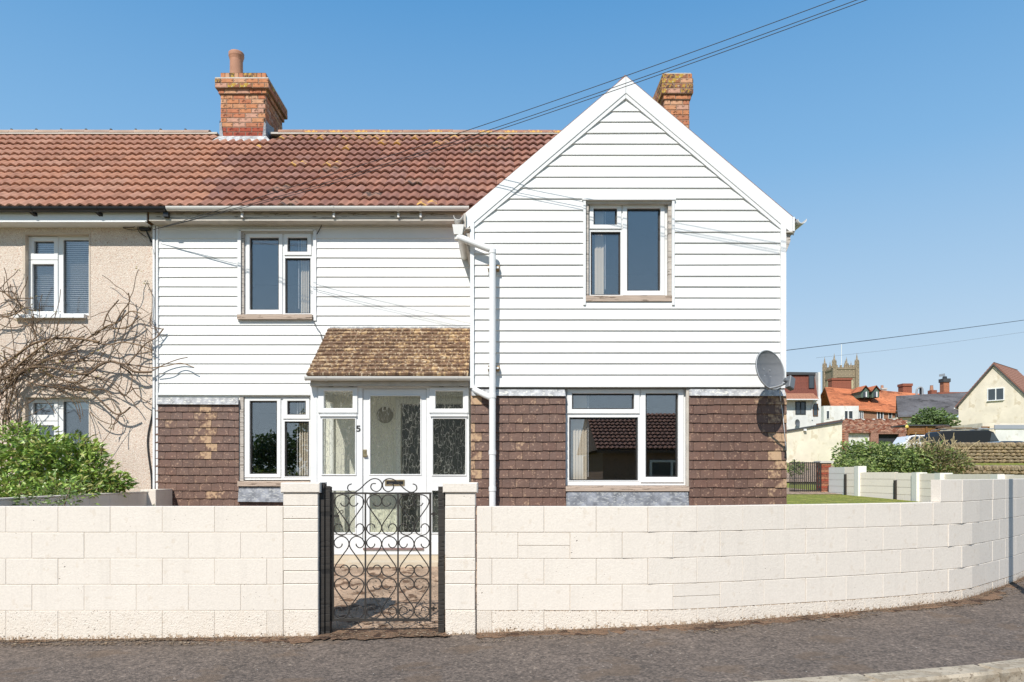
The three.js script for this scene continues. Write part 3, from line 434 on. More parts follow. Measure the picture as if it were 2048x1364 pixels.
  soaker(cx0, cx1, 7.40, -12.95);
  for (const [x, s] of [[cx0, -1], [cx1, 1]]) mesh('lead_step_flashing', quads([[[x + s * .012, 7.30, -12.94], [x + s * .012, 7.72, -12.94], [x + s * .012, 7.74, -13.15], [x + s * .012, 7.50, -13.15]], [[x + s * .012, 7.50, -13.15], [x + s * .012, 7.74, -13.15], [x + s * .012, 7.80, -13.4], [x + s * .012, 7.55, -13.4]], [[x - s * .06, 7.36, -12.935], [x + s * .012, 7.36, -12.935], [x + s * .012, 7.66, -12.935], [x - s * .02, 7.70, -12.935]]]), M.lead, st);
  const rx0 = U(1328.5, 13), rx1 = U(1379, 13); const s2 = [...Array(14).fill(0), .022, .055, .055, .055];
  const st2 = brickStack(H, rx0, rx1, 6.85, 13.0, .9, [...s2, .04], (r, u) => r > 14 ? (R() < .8 ? M.brickMoss : pick(M.brick)) : pick(M.brick), .0905);
  const c2 = 6.85 + 19 * .0905; mesh('mortar_cap', box(rx0 - .02, rx1 + .02, c2, c2 + .02, -13.9, -12.98), M.mortarPale, st2);
  // porch: tiled lean-to roof, glazed front and side
  const ex0 = U(613, 9.22), ex1 = U(937, 9.22), py0 = V(751, 9.22), py1 = V(660, 10.38), pp = Math.atan2(py1 - py0, 10.38 - 9.22), pl = Math.hypot(py1 - py0, 10.38 - 9.22), pr2 = part('porch_roof', H);
  mesh('porch_deck', hexa([[ex0, py0 - .05, -9.24], [ex1, py0 - .05, -9.24], [ex1, py1 - .05, -10.4], [ex0, py1 - .05, -10.4], [ex0, py0 - .012, -9.24], [ex1, py0 - .012, -9.24], [ex1, py1 - .012, -10.4], [ex0, py1 - .012, -10.4]]), M.roofDeck, pr2);
  for (let r = 0; r < 13; r++) {
    const s = r * (pl / 12.6) - .01, y = py0 + Math.sin(pp) * s, z = -9.22 - Math.cos(pp) * s; let x = ex0 - ((r % 2) ? .083 : 0);
    for (; x < ex1 - .02; x += .166) { const a = Math.max(x, ex0), b = Math.min(x + .166, ex1); if (b - a < .03) continue; const pale = smooth(ex0 + .6, ex1, (a + b) / 2), m = mesh('porch_tile', pick(plainTile), R() < .30 + .5 * pale ? pick([M.porch[2], M.porch[3], M.porch[4]]) : pick([M.porch[0], M.porch[1], M.porch[2]]), pr2); m.scale.set((b - a - .003) / .165, r === 12 ? .6 : 1, 1.9); m.position.set((a + b) / 2, y + rnd(-.002, .005), z + .002); m.rotation.set(-(Math.PI / 2 - pp) - .15 + rnd(-.015, .015), 0, rnd(-.012, .012)); }
  }
  mesh('abutment_flashing', box(ex0 + .02, ex1, py1 + .01, py1 + .05, -ZR, -10.39), M.leadPale, pr2);
  gutterX('porch_gutter', H, U(610, 9.16), U(952, 9.16), V(753, 9.16), -9.185, .048, M.gutterWhite);
  for (const p of [650, 914]) mesh('gutter_bracket', extrude(halfRound(.054, .006), 0, .022).rotateY(Math.PI / 2).translate(U(p, 9.16), V(753, 9.16), -9.185), M.gutterWhite, H);
  mesh('gutter_end', extrude([[-.05, 0], [.05, 0], [.035, -.04], [0, -.05], [-.035, -.04]], 0, .008).rotateY(Math.PI / 2).translate(U(610, 9.16) - .006, V(753, 9.16), -9.185), M.gutterWhite, H);
  mesh('porch_waste_pipe', tube([[U(947, 9.1), V(762, 9.1), -9.16], [U(947, 9), V(775, 9), -9.05], [U(952, 8.9), V(781, 8.9), -8.88], [U(975, 8.82), V(793, 8.82), -8.81], [px, V(797, 8.8), -8.81]], .036, 24, 14), M.pvc, H);
  const Zp = 9.35, fx0 = U(622, Zp), fx1 = U(938, Zp), fy0 = V(1108, Zp), fy1 = V(771, Zp), PH = (a, b, c, d) => [U(a, Zp), V(d, Zp), U(c, Zp), V(b, Zp)];
  mesh('porch_fascia', box(ex0 + .04, ex1, V(772, 9.27), V(757, 9.27), -9.30, -9.26), M.creamTrim, H);
  mesh('porch_ceiling', box(fx0, fx1, fy1 - .01, fy1 + .03, -ZR, -Zp + .05), M.whitePaint, H);
  const frames = [[648.5, 782, 706, 817], [645, 837, 711, 949], [653, 981, 711, 1066], [871, 782, 926.5, 818], [865.5, 837, 931.5, 950], [864, 981, 929, 1066]].map((a) => PH(...a)), door = PH(725, 777, 853, 1100);
  const pf = part('porch_front', H);
  mesh('porch_frame', extrude(rect(fx0, fy0, fx1, fy1), -Zp - .07, -Zp, [...frames.map((f) => rect(...f)), rect(...door)], .003), M.whitePaint, pf);
  for (const [a, b, c, d, g] of [[637, 775, 715.5, 826, frames[0]], [859, 775, 937, 826, frames[3]]]) { const s = PH(a, b, c, d); mesh('vent_sash', extrude(rect(...s), -Zp - .02, -Zp + .022, [rect(...g)], .004), M.whitePaint, pf); }
  for (const g of frames) {
    const [a, b] = ring([g[0] - .012, g[1] - .012, g[2] + .012, g[3] + .012], [g[0] + .004, g[1] + .004, g[2] - .004, g[3] - .004]); mesh('glazing_bead', extrude(a, -Zp - .04, -Zp + .012, b, .004), M.whitePaint, pf);
    mesh('obscure_pane', box(g[0], g[2], g[1], g[3], -Zp - .036, -Zp - .03), M.obscure, pf);
  }
  mesh('transom_drip', box(U(640, Zp), U(714, Zp), V(833, Zp), V(829, Zp), -Zp, -Zp + .03), M.whitePaint, pf); mesh('transom_drip', box(U(861, Zp), U(935, Zp), V(833, Zp), V(829, Zp), -Zp, -Zp + .03), M.whitePaint, pf);
  for (const p of [658, 698, 878, 918]) mesh('hinge', box(U(p, Zp), U(p + 9, Zp), V(773.5, Zp), V(771.5, Zp), -Zp + .0, -Zp + .028), M.black, pf);
  mesh('porch_corner_post', box(fx0 - .004, U(634, Zp), fy0, fy1, -Zp - .09, -Zp + .006), M.whitePaint, pf);
  mesh('porch_base_board', box(fx0, fx1, fy0 - .004, V(1083, Zp), -Zp, -Zp + .02), M.whitePaint, pf);
  const fd = part('front_door', H), dg = [PH(739.5, 791, 841, 949), PH(738, 986, 841, 1066)];
  mesh('door_leaf', extrude(rect(door[0] + .004, door[1] + .004, door[2] - .004, door[3] - .004), -Zp - .065, -Zp - .02, dg.map((g) => rect(...g)), .003), M.whitePaint, fd);
  for (const g of dg) { const [a, b] = ring([g[0] - .012, g[1] - .012, g[2] + .012, g[3] + .012], [g[0] + .005, g[1] + .005, g[2] - .005, g[3] - .005]); mesh('glazing_bead', extrude(a, -Zp - .05, -Zp - .012, b, .004), M.whitePaint, fd); mesh('obscure_pane', box(g[0], g[2], g[1], g[3], -Zp - .046, -Zp - .04), M.obscure, fd); }
  { const l = PH(769.5, 959.5, 809, 971.5); mesh('letter_plate', extrude(rect(...l), -Zp - .02, -Zp - .01, [rect(l[0] + .02, l[1] + .018, l[2] - .02, l[3] - .018)], .003), M.brass, fd); mesh('letter_flap', box(l[0] + .018, l[2] - .018, l[1] + .016, l[3] - .016, -Zp - .02, -Zp - .014), M.black, fd); }
  { const l = PH(726, 899, 733, 914); mesh('door_lock', merge([box(l[0], l[2], l[1], l[3], -Zp - .02, -Zp - .014), planar(new THREE.CylinderGeometry(.016, .016, .03, 14).rotateX(Math.PI / 2).translate((l[0] + l[2]) / 2, l[3] - .02, -Zp)), box(l[0] + .004, l[2] + .01, l[1] + .01, l[1] + .03, -Zp - .014, -Zp + .015)]), M.brass, fd); }
  mesh('weather_bar', hexa([[U(727, Zp), V(1099, Zp), -Zp - .02], [U(848, Zp), V(1099, Zp), -Zp - .02], [U(848, Zp), V(1093, Zp), -Zp - .02], [U(727, Zp), V(1093, Zp), -Zp - .02], [U(727, Zp), V(1099, Zp), -Zp + .04], [U(848, Zp), V(1099, Zp), -Zp + .04], [U(848, Zp), V(1096, Zp), -Zp + .04], [U(727, Zp), V(1096, Zp), -Zp + .04]]), M.threshold, fd);
  const font = await new FontLoader().loadAsync('fonts/droid/droid_sans_bold.typeface.json');
  { const g = new TextGeometry('5', { font, size: .078, depth: .006, curveSegments: 6 }); g.computeBoundingBox(); const b = g.boundingBox; mesh('house_number', planar(g.translate(U(717, Zp) - (b.min.x + b.max.x) / 2, V(857, Zp) - (b.min.y + b.max.y) / 2, -Zp + .001)), M.gasket, H); }
  mesh('porch_plinth', box(fx0 - .01, fx1, 0, fy0 - .004, -ZR, -Zp + .01), M.plinth, H); mesh('door_step', box(U(700, Zp), U(880, Zp), .1, fy0 - .07, -Zp, -9.02), M.plinth, H);
  // porch side: dwarf panel, mullions and a pane
  mesh('porch_side_frame', merge([box(fx0, fx0 + .05, fy0, .98, -ZR, -Zp - .07), box(fx0, fx0 + .05, 2.42, fy1, -ZR, -Zp - .07), box(fx0, fx0 + .05, .98, 2.42, -9.93, -9.87), box(fx0, fx0 + .05, .98, 2.42, -ZR, -ZR + .06)]), M.whitePaint, H);
  for (const [a, b] of [[-9.87, -9.42], [-10.39, -9.93]]) mesh('porch_side_pane', planar(new THREE.PlaneGeometry(b - a, 1.44).rotateY(Math.PI / 2).translate(fx0 + .025, 1.70, (a + b) / 2)), M.glass, H);
  mesh('porch_floor', box(fx0, fx1, fy0 - .02, fy0 + .006, -ZR, -Zp - .07), M.creamTrim, H);
  mesh('inner_door', box(-1.43, -.5, .38, 2.42, -ZR - .16, -ZR - .12), M.darkDoor, H); mesh('inner_door_frame', extrude([[-1.50, .38], [-1.43, .38], [-1.43, 2.42], [-.5, 2.42], [-.5, .38], [-.43, .38], [-.43, 2.49], [-1.50, 2.49]], -ZR - .01, -ZR + .02), M.whitePaint, H);
  mesh('wall_fitting', lathe([[0, .05], [.06, .05], [.11, .03], [.12, 0]], 20).rotateX(Math.PI / 2).translate(U(770, ZR), V(830, ZR), -ZR), mat({ color: C(.24, .22, .18) }), H);
  mesh('trailing_cable', tube([[U(632, 10.3), V(434, 10.3), -10.24], [U(640, 10.35), V(438, 10.35), -10.36], [U(643, 10.4), V(450, 10.4), -10.4], [U(639, 10.41), V(459, 10.41), -10.41], [U(634, 10.41), V(468, 10.41), -10.41]], .006, 20), M.cable, H);
  mesh('trailing_cable', tube([[U(628, 10.4), V(642, 10.4), -10.40], [U(631, 10.4), V(652, 10.4), -10.40], [U(640, 10.4), V(664, 10.4), -10.40], [U(644, 10.4), V(680, 10.4), -10.41]], .005, 20), M.cable, H);
  house.userData.lay = undefined; Object.assign(shared, { layRoof, ridgeTile, ridgeY, ridgeZ, eaveY, eaveZ, xl, wl, wr, gauge, nrow, pitch });
}
// blinds hanging inside the windows
function verticalBlind(label, Z, slats) {
  const b = thing('vertical_blind', label, 'blind');
  for (const [a, c, y0, y1] of slats) { const x0 = U(a, Z), x1 = U(c, Z), n = Math.max(1, Math.round((x1 - x0) / .035)); for (let k = 0; k < n; k++) { const xa = lerp(x0, x1, k / n), xb = lerp(x0, x1, (k + .92) / n); mesh('slat', hexa([[xa, V(y1, Z), -Z - .03], [xb, V(y1, Z), -Z - .006], [xb, V(y0, Z), -Z - .006], [xa, V(y0, Z), -Z - .03], [xa, V(y1, Z), -Z - .028], [xb, V(y1, Z), -Z - .004], [xb, V(y0, Z), -Z - .004], [xa, V(y0, Z), -Z - .028]]), M.blind, b); } }
  mesh('head_rail', box(U(slats[0][0], Z) - .03, U(slats[0][1], Z) + .25, V(slats[0][2], Z), V(slats[0][2], Z) + .04, -Z - .05, -Z), M.whitePaint, b);
  mesh('pull_cord', tube([[U(slats[0][4], Z), V(slats[0][2], Z), -Z + .01], [U(slats[0][4], Z), V(slats[0][3] - 12, Z), -Z + .01]], .004), M.whitePaint, b);
  return b;
}
verticalBlind('cream vertical blind gathered inside the upstairs gable window', 9.12, [[1190, 1208, 412, 591, 1210]]);
verticalBlind('cream vertical blind gathered inside the wide ground-floor gable window', 9.12, [[1140, 1174, 783, 966, 1176]]);
verticalBlind('cream vertical blind inside the upstairs window above the porch side', 10.6, [[601, 618, 470, 630, 598]]);
verticalBlind('yellowish vertical blind inside the ground-floor window beside the porch', 10.6, [[597, 616, 797, 957, 595]]);
// ---------------------------------------------------------------- the pebble-dashed house next door
const neighbour = thing('pebbledash_house', 'tan pebble-dashed terraced house with a black gutter and bare creeper', 'house');
{
  const N = neighbour, Z = 10.47, x0 = -11.2, x1 = U(306.5, Z), { layRoof, ridgeTile, ridgeY, ridgeZ, eaveY, eaveZ } = shared;
  mesh('pebbledash_wall', extrude([[x0, -.1], [x1, -.1], [x1, 5.0], [x0, 5.0]], -Z - .2, -Z, [wallHole(Z, 50, 468, 179, 636), wallHole(Z, 50, 794, 179, 962)]), M.pebble, N);
  const rv = (a, b, c, d) => { const [p, q] = ring([U(a, Z) - .03, V(d, Z) - .02, U(c, Z) + .012, V(b, Z) + .02], [U(a, Z) + .006, V(d, Z) + .006, U(c, Z) - .006, V(b, Z) - .006]); mesh('window_reveal', extrude(p, -Z - .19, -Z + .006, q), M.pebblePlain, N); };
  rv(50, 468, 179, 636); rv(50, 794, 179, 962);
  const up = windowUnit(N, 10.56, [56, 471, 180, 633], [{ g: [69, 483, 109, 508], s: [58, 474, 117, 520] }, { g: [66, 529, 109, 623], s: [58, 521, 117, 631] }, { g: [127, 480, 177.5, 627] }], { sill: [41, 632, 180, 640], sillDepth: .16, sillMat: M.whitePaint, gasket: .006, gasketMat: M.plastic });
  windowUnit(N, 10.56, [56, 796, 180, 962], [{ g: [67, 806, 109, 830], s: [58, 799, 117, 842] }, { g: [66, 851, 109, 948], s: [58, 843, 117, 958] }, { g: [127, 803, 177.5, 955] }], { gasket: .006, gasketMat: M.plastic });
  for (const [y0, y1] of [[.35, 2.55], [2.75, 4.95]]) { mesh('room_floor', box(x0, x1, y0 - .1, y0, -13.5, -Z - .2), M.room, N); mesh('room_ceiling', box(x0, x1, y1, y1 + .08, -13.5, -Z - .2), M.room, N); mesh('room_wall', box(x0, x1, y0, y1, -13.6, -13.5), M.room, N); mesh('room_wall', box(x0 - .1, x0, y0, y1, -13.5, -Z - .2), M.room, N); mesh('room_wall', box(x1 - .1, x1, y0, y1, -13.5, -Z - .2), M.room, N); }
  mesh('rear_wall', box(x0, x1, 0, 5, -16.2, -16), M.pebblePlain, N);
  const roof = part('roof', N), xs = -4.25 - .28 * 21;
  mesh('roof_deck', hexa([[xs, eaveY - .06, -eaveZ], [-4.31, eaveY - .06, -eaveZ], [-4.31, ridgeY - .06, -ridgeZ], [xs, ridgeY - .06, -ridgeZ], [xs, eaveY - .03, -eaveZ], [-4.31, eaveY - .03, -eaveZ], [-4.31, ridgeY - .03, -ridgeZ], [xs, ridgeY - .03, -ridgeZ]]), M.roofDeck, roof);
  mesh('rear_slope', hexa([[xs, 5.0, -16.4], [-4.31, 5.0, -16.4], [-4.31, ridgeY - .02, -ridgeZ - .02], [xs, ridgeY - .02, -ridgeZ - .02], [xs, 5.05, -16.4], [-4.31, 5.05, -16.4], [-4.31, ridgeY + .02, -ridgeZ - .02], [xs, ridgeY + .02, -ridgeZ - .02]]), M.roofNew[0], roof);
  layRoof(roof, xs, 21, (x, r) => R() < .08 && x > -4.9 ? pick(M.roofOld) : pick(M.roofNew));
  for (let x = -10.2; x < -4.55; x += .45) { if (x > -5.5) continue; const m = mesh('ridge_tile', pick(ridgeTile), pick(M.ridgeNew), roof); m.position.set(x, ridgeY + .005 + rnd(-.004, .005), -ridgeZ); m.rotation.z = rnd(-.006, .006); mesh('ridge_joint', box(x - .012, x + .016, ridgeY + .05, ridgeY + .1, -ridgeZ - .05, -ridgeZ + .06), M.gasket, roof); }
  mesh('ridge_bedding', box(-10.2, -5.1, ridgeY - .02, ridgeY + .012, -ridgeZ - .1, -ridgeZ + .115), M.mortarPale, roof);
  const gy = V(413, 10.12), gx1 = U(330, 10.12);
  gutterX('gutter', N, -11, gx1, gy, -10.17, .06, M.black); mesh('gutter_stop', extrude([[-.062, .004], [.062, .004], [.045, -.045], [0, -.065], [-.045, -.045]], 0, .03).rotateY(Math.PI / 2).translate(gx1 - .03, gy, -10.17), M.black, N);
  mesh('gutter_union', box(gx1 - .05, gx1 + .02, gy - .12, gy - .03, -10.235, -10.17), M.black, N);
  for (const p of [58, 190]) mesh('gutter_bracket', merge([extrude(halfRound(.066, .006), 0, .03).rotateY(Math.PI / 2).translate(U(p, 10.12), gy, -10.17), hexa([[U(p, 10.12), gy - .1, -10.23], [U(p, 10.12) + .05, gy - .1, -10.23], [U(p, 10.12) + .05, gy - .06, -10.23], [U(p, 10.12), gy - .06, -10.23], [U(p, 10.12) - .04, gy - .06, -10.18], [U(p, 10.12), gy - .06, -10.18], [U(p, 10.12), gy - .03, -10.18], [U(p, 10.12) - .04, gy - .03, -10.18]])]), M.black, N);
  mesh('fascia', box(-11, x1 + .02, V(441, 10.2), V(412, 10.2), -10.255, -10.23), M.whitePaint, N); mesh('soffit', box(-11, x1, V(442.5, 10.2), V(441, 10.2), -Z, -10.228), M.whitePaint, N);
  mesh('drop_cable', tube([[U(292, 10.44), V(459, 10.44), -10.43], [U(301, 10.45), V(480, 10.45), -10.45], [U(308, 10.41), V(500, 10.41), -10.41], [U(307, 10.45), V(560, 10.45), -10.45], [U(306, 10.45), V(700, 10.45), -10.455], [U(305, 10.45), V(820, 10.45), -10.455], [U(295, 10.45), V(880, 10.45), -10.455], [U(303, 10.45), V(960, 10.45), -10.455], [U(303, 10.45), V(1000, 10.45), -10.455]], .012, 60, 6), M.cable, N);
  mesh('drop_cable', tube([[U(283, 10.44), V(458, 10.44), -10.44], [U(266, 10.44), V(461, 10.44), -10.42], [U(247, 10.44), V(456, 10.44), -10.42], [U(270, 10.44), V(455, 10.44), -10.42], [U(276, 10.44), V(449, 10.44), -10.42], [U(277, 10.44), V(462, 10.44), -10.44], [U(292, 10.44), V(474, 10.44), -10.45]], .005, 50, 5), M.cable, N);
  mesh('junction_box', box(U(279, 10.42), U(299, 10.42), V(460, 10.42), V(455, 10.42), -10.47, -10.40), M.black, N); mesh('junction_box_label', box(U(290, 10.42), U(297, 10.42), V(455, 10.42), V(452.5, 10.42), -10.46, -10.405), M.whitePaint, N);
}
// venetian blinds inside the house next door
{
  const b = thing('venetian_blind', 'pale slatted venetian blind inside the upstairs window of the pebble-dashed house', 'blind'), Z = 10.66;
  for (const [a, c] of [[63, 116], [124, 181]]) for (let y = 476; y < 628; y += 4.1) mesh('slat', hexa([[U(a, Z), V(y, Z) - .004, -Z - .02], [U(c, Z), V(y, Z) - .004, -Z - .02], [U(c, Z), V(y, Z) - .002, -Z - .02], [U(a, Z), V(y, Z) - .002, -Z - .02], [U(a, Z), V(y, Z), -Z], [U(c, Z), V(y, Z), -Z], [U(c, Z), V(y, Z) + .002, -Z], [U(a, Z), V(y, Z) + .002, -Z]]), M.whitePaint, b);
  const rb = thing('roller_blind', 'pale blue roller blind half lowered inside the ground-floor window behind the shrub', 'blind'); mesh('blind_cloth', box(U(60, Z), U(181, Z), V(817, Z), V(797, Z), -Z - .01, -Z), phys({ color: C(.45, .62, .64), roughness: .9, transmission: .2, thickness: 0 }), rb); mesh('bottom_bar', box(U(60, Z), U(181, Z), V(818.5, Z), V(817, Z), -Z - .015, -Z + .005), M.whitePaint, rb);
}
// ---------------------------------------------------------------- ground, pavement, road
const sheet = (x0, x1, z0, z1, nx, nz, f, inside) => { const q = [], X = (i) => lerp(x0, x1, i / nx), Zz = (j) => typeof z0 === 'function' ? 0 : lerp(z0, z1, j / nz); for (let i = 0; i < nx; i++) for (let j = 0; j < nz; j++) { const a = X(i), b = X(i + 1), c = Zz(j), d = Zz(j + 1); if (inside && !inside((a + b) / 2, (c + d) / 2)) continue; q.push([[a, f(a, c), -c], [b, f(b, c), -c], [b, f(b, d), -d], [a, f(a, d), -d]]); } return quads(q); };
const upright = (g) => { const n = g.attributes.normal; for (let i = 0; i < n.count; i++) if (n.getY(i) < 0) n.setXYZ(i, -n.getX(i), -n.getY(i), -n.getZ(i)); return g; };
{
  const zs = [-60, -30, -14, -9, -5, 0, 6, 8, 10, 12, 18, 26, 32, 39, 46, 51, 56, 64, 72, 84, 97, 120, 150, 190, 230, 320, 400, 800, 1500], xs = [-1200, -500, -200, -90, -45, -25, -14, -8, -4, 0, 4, 8, 12, 16, 20, 26, 34, 45, 60, 90, 140, 220, 500, 1200], q = [];
  const y = (x, Z) => Z <= 12 ? Math.min(hillY(Z), paveY(x) - .2) : hillY(Z);
  for (let i = 0; i < xs.length - 1; i++) for (let j = 0; j < zs.length - 1; j++) { const [a, b, c, d] = [xs[i], xs[i + 1], zs[j], zs[j + 1]]; q.push([[a, y(a, c), -c], [b, y(b, c), -c], [b, y(b, d), -d], [a, y(a, d), -d]]); }
  structure('ground', quads(q), M.grass);
}
const kerbCurve = new THREE.CatmullRomCurve3([[-16, 4.45], [-8, 4.45], [-2, 4.45], [.9, 4.48], [2.23, 4.70], [3.65, 5.06], [5, 5.6], [6.6, 6.55], [8.4, 7.9], [13, 11.8]].map(([x, z]) => new THREE.Vector3(x, 0, -z)), false, 'centripetal');
{
  const n = 150, q = [];                                   // pavement: a strip between the kerb and the foot of the garden wall
  const wallSide = (t) => { if (t < .5) return new THREE.Vector3(lerp(-16, -.2, t * 2), 0, -6.30); const p = wallCurve.getPointAt((t - .5) * 2), d = wallCurve.getTangentAt((t - .5) * 2); return p.add(new THREE.Vector3(d.z, 0, -d.x).multiplyScalar(-.05)); };
  const kerbAt = (t) => kerbCurve.getPointAt(t < .5 ? t * 1.04 : .52 + (t - .5) * .96);
  const M2 = 8, pt = (i, j) => { const a = kerbAt(i / n), b = wallSide(i / n), p = a.lerp(b, j / M2), bump = .006 * Math.sin(p.x * 2.1 + p.z * 3.3) + .004 * Math.sin(p.x * 5.3 - p.z * 2.2); return [p.x, paveY(p.x) - .0 + (j === 0 || j === M2 ? 0 : bump) + (j === M2 ? .012 : 0), p.z]; };
  for (let i = 0; i < n; i++) for (let j = 0; j < M2; j++) q.push([pt(i, j), pt(i + 1, j), pt(i + 1, j + 1), pt(i, j + 1)]);
  structure('pavement', quads(q), M.asphalt);
  const rq = []; for (let i = 0; i < n; i++) { const a = kerbCurve.getPointAt(i / n), b = kerbCurve.getPointAt((i + 1) / n), ya = paveY(a.x) - .11, yb = paveY(b.x) - .11; rq.push([[a.x, ya, 3], [b.x, yb, 3], [b.x, yb, b.z], [a.x, ya, a.z]]); } structure('road', quads(rq), M.asphalt);
  const kerb = new THREE.Group(); kerb.name = 'kerb'; kerb.userData.kind = 'structure'; scene.add(kerb);
  const L = kerbCurve.getLength(), ks = chamfer(.905, .20, .13, .018); ks.rotateX(-Math.PI / 2);
  for (let s = .1; s < L - 1; s += .915) { const p = kerbCurve.getPointAt((s + .45) / L), d = kerbCurve.getTangentAt((s + .45) / L), m = mesh('kerb_stone', ks, M.kerb, kerb); m.position.set(p.x + d.z * -.06, paveY(p.x) + .006 + rnd(-.004, .004), p.z + d.x * .06); m.rotation.y = Math.atan2(-d.z, d.x); m.rotation.z = Math.atan2(paveY(p.x + .3) - paveY(p.x - .3), .6); }
}
structure('garden_soil', sheet(-11, 4.7, 6.32, 10.5, 40, 14, (x, Z) => gardenY(x, Z) + .004, (x, Z) => Z > table([[-20, 6.3], [1.2, 6.42], [2.5, 6.85], [3.3, 7.1], [4.2, 7.5], [5, 7.9]], x)), M.earth);
structure('garden_path', sheet(-1.62, -.42, 6.2, 9.4, 10, 20, (x, Z) => gardenY(x, Z) + .012 + .008 * Math.sin(x * 7 + Z * 5) * Math.sin(Z * 3.1)), M.earth);
{ // lawn beside the house
  const q = []; const edge = (Z) => table([[7.6, 4.5], [8.5, 5.7], [11, 8.5], [13, 10.6], [16, 12.3], [20, 12.5], [26, 11.8]], Z), zs = [7.7, 8.5, 9.5, 10.5, 11, 12, 13, 15, 17, 20, 22, 24, 25.4];
  for (let j = 0; j < zs.length - 1; j++) for (let i = 0; i < 8; i++) { const c = zs[j], d = zs[j + 1], A = (Z, t) => { const x = lerp(3.2, edge(Z) - .05, t); return [x, gardenY(x, Z) + .02, -Z]; }; q.push([A(c, i / 8), A(c, (i + 1) / 8), A(d, (i + 1) / 8), A(d, i / 8)]); } structure('lawn', quads(q), M.grass);
  const pq = []; for (const [c, d] of [[25.2, 27], [27, 39], [39, 46], [46, 56], [56, 60]]) for (const [a, b] of [[6, 10], [10, 12.2], [12.2, 15], [15, 26]]) pq.push([[a, hillY(c) + .07, -c], [b, hillY(c) + .07, -c], [b, hillY(d) + .07, -d], [a, hillY(d) + .07, -d]]); structure('rear_drive', quads(pq.filter((f) => f[0][0] < 12.1 || -f[0][2] > 38)), M.earth);
}
// ---------------------------------------------------------------- painted block walls along the pavement
const bw = .45, bh = .225, TOP = 1.12;
const blockGeo = [...Array(24).keys()].map((i) => chamfer(bw - .003, bh - .003, .1, .0035, i * .613 + .07, (i * i * .37) % 2.6));
function blockRun(parent, point, len, tops, offs = 0) {     // point(s) -> {x, z, a}; tops: list of course tops with the range they span
  for (const [top, s0, s1, foot] of tops) {
    const k = Math.round((TOP - top) / bh), cut = [s0]; for (let s = s0 - ((k & 1) ? bw / 2 : 0) - offs; s < s1; s += bw) if (s - s0 > .1 && s1 - s > .1) cut.push(s); cut.push(s1);
    for (let i = 0; i < cut.length - 1; i++) {
      const a = cut[i], b = cut[i + 1], p = point((a + b) / 2), h = foot ? bh * 1.4 : bh, halves = !foot && R() < .035 ? 2 : 1, w = b - a;
      for (let q = 0; q < halves; q++) { const m = mesh('block', foot ? chamfer(bw - .003, bh * 1.4, .1, .0035, rnd(0, 5), bh * .7 + (top - h) + .0 - paveY(p.x) + (top - h < -.3 ? 0 : 0)) : pick(blockGeo), foot ? M.blockFoot : pick(M.block), parent); m.scale.set((w - .0025) / (bw - .003), halves === 2 ? .49 : 1, 1); m.position.set(p.x, top - h / 2 + (halves === 2 ? (q ? -.25 : .25) * h : 0), p.z + rnd(-.0012, .0012)); m.rotation.y = p.a; }
    }
  }
}
const courses = (s0, s1) => [[TOP, s0, s1], [TOP - bh, s0, s1], [TOP - 2 * bh, s0, s1], [TOP - 3 * bh, s0, s1], [TOP - 4 * bh, s0, s1, true]];
function pillar(parent, x0, x1, Zf) {
  const w = x1 - x0; mesh('pillar_core', box(x0 + .006, x1 - .006, -.12, 1.24, -Zf - .2, -Zf - .006), M.blockJoint, parent);
  let y = TOP + .115; const hs = [.115, .1125, .1125, .1125, .1125, .225, .225, .23];
  for (const h of [.112, .112, .112, .225, .112, .112, .225, .30]) { if (y < -.1) break; const m = mesh('block', chamfer(w - .004, h - .005, .21, .005, rnd(0, 3), y - h < .12 ? (y - h / 2) - paveY(x0) : rnd(0, 3)), y - h < .12 ? M.blockFoot : pick(M.block), parent); m.position.set((x0 + x1) / 2 + rnd(-.002, .002), y - h / 2, -Zf + rnd(-.002, .002)); y -= h; }
  mesh('pillar_cap', chamfer(w + .035, .088, .25, .008, rnd(0, 2), rnd(0, 2)).translate((x0 + x1) / 2, TOP + .115 + .046, -Zf + .018), M.block[1], parent);
}
const wallA = thing('front_garden_wall', 'cream-painted block garden wall in front of the pebble-dashed house, ending at the gate', 'wall', 'painted block walls along the pavement');
{
  const x0 = -7.2, x1 = U(566, 6.25); blockRun(wallA, (s) => ({ x: s, z: -6.25, a: 0 }), 0, courses(x0, x1), .21);
  mesh('wall_core', box(x0, x1, -.2, TOP - .004, -6.35, -6.254), M.blockJoint, wallA); pillar(wallA, U(566.5, 6.25), U(637, 6.25), 6.245);
}
const wallB = thing('curved_garden_wall', 'cream-painted block garden wall curving round the corner plot, stepped up at its bend', 'wall', 'painted block walls along the pavement');
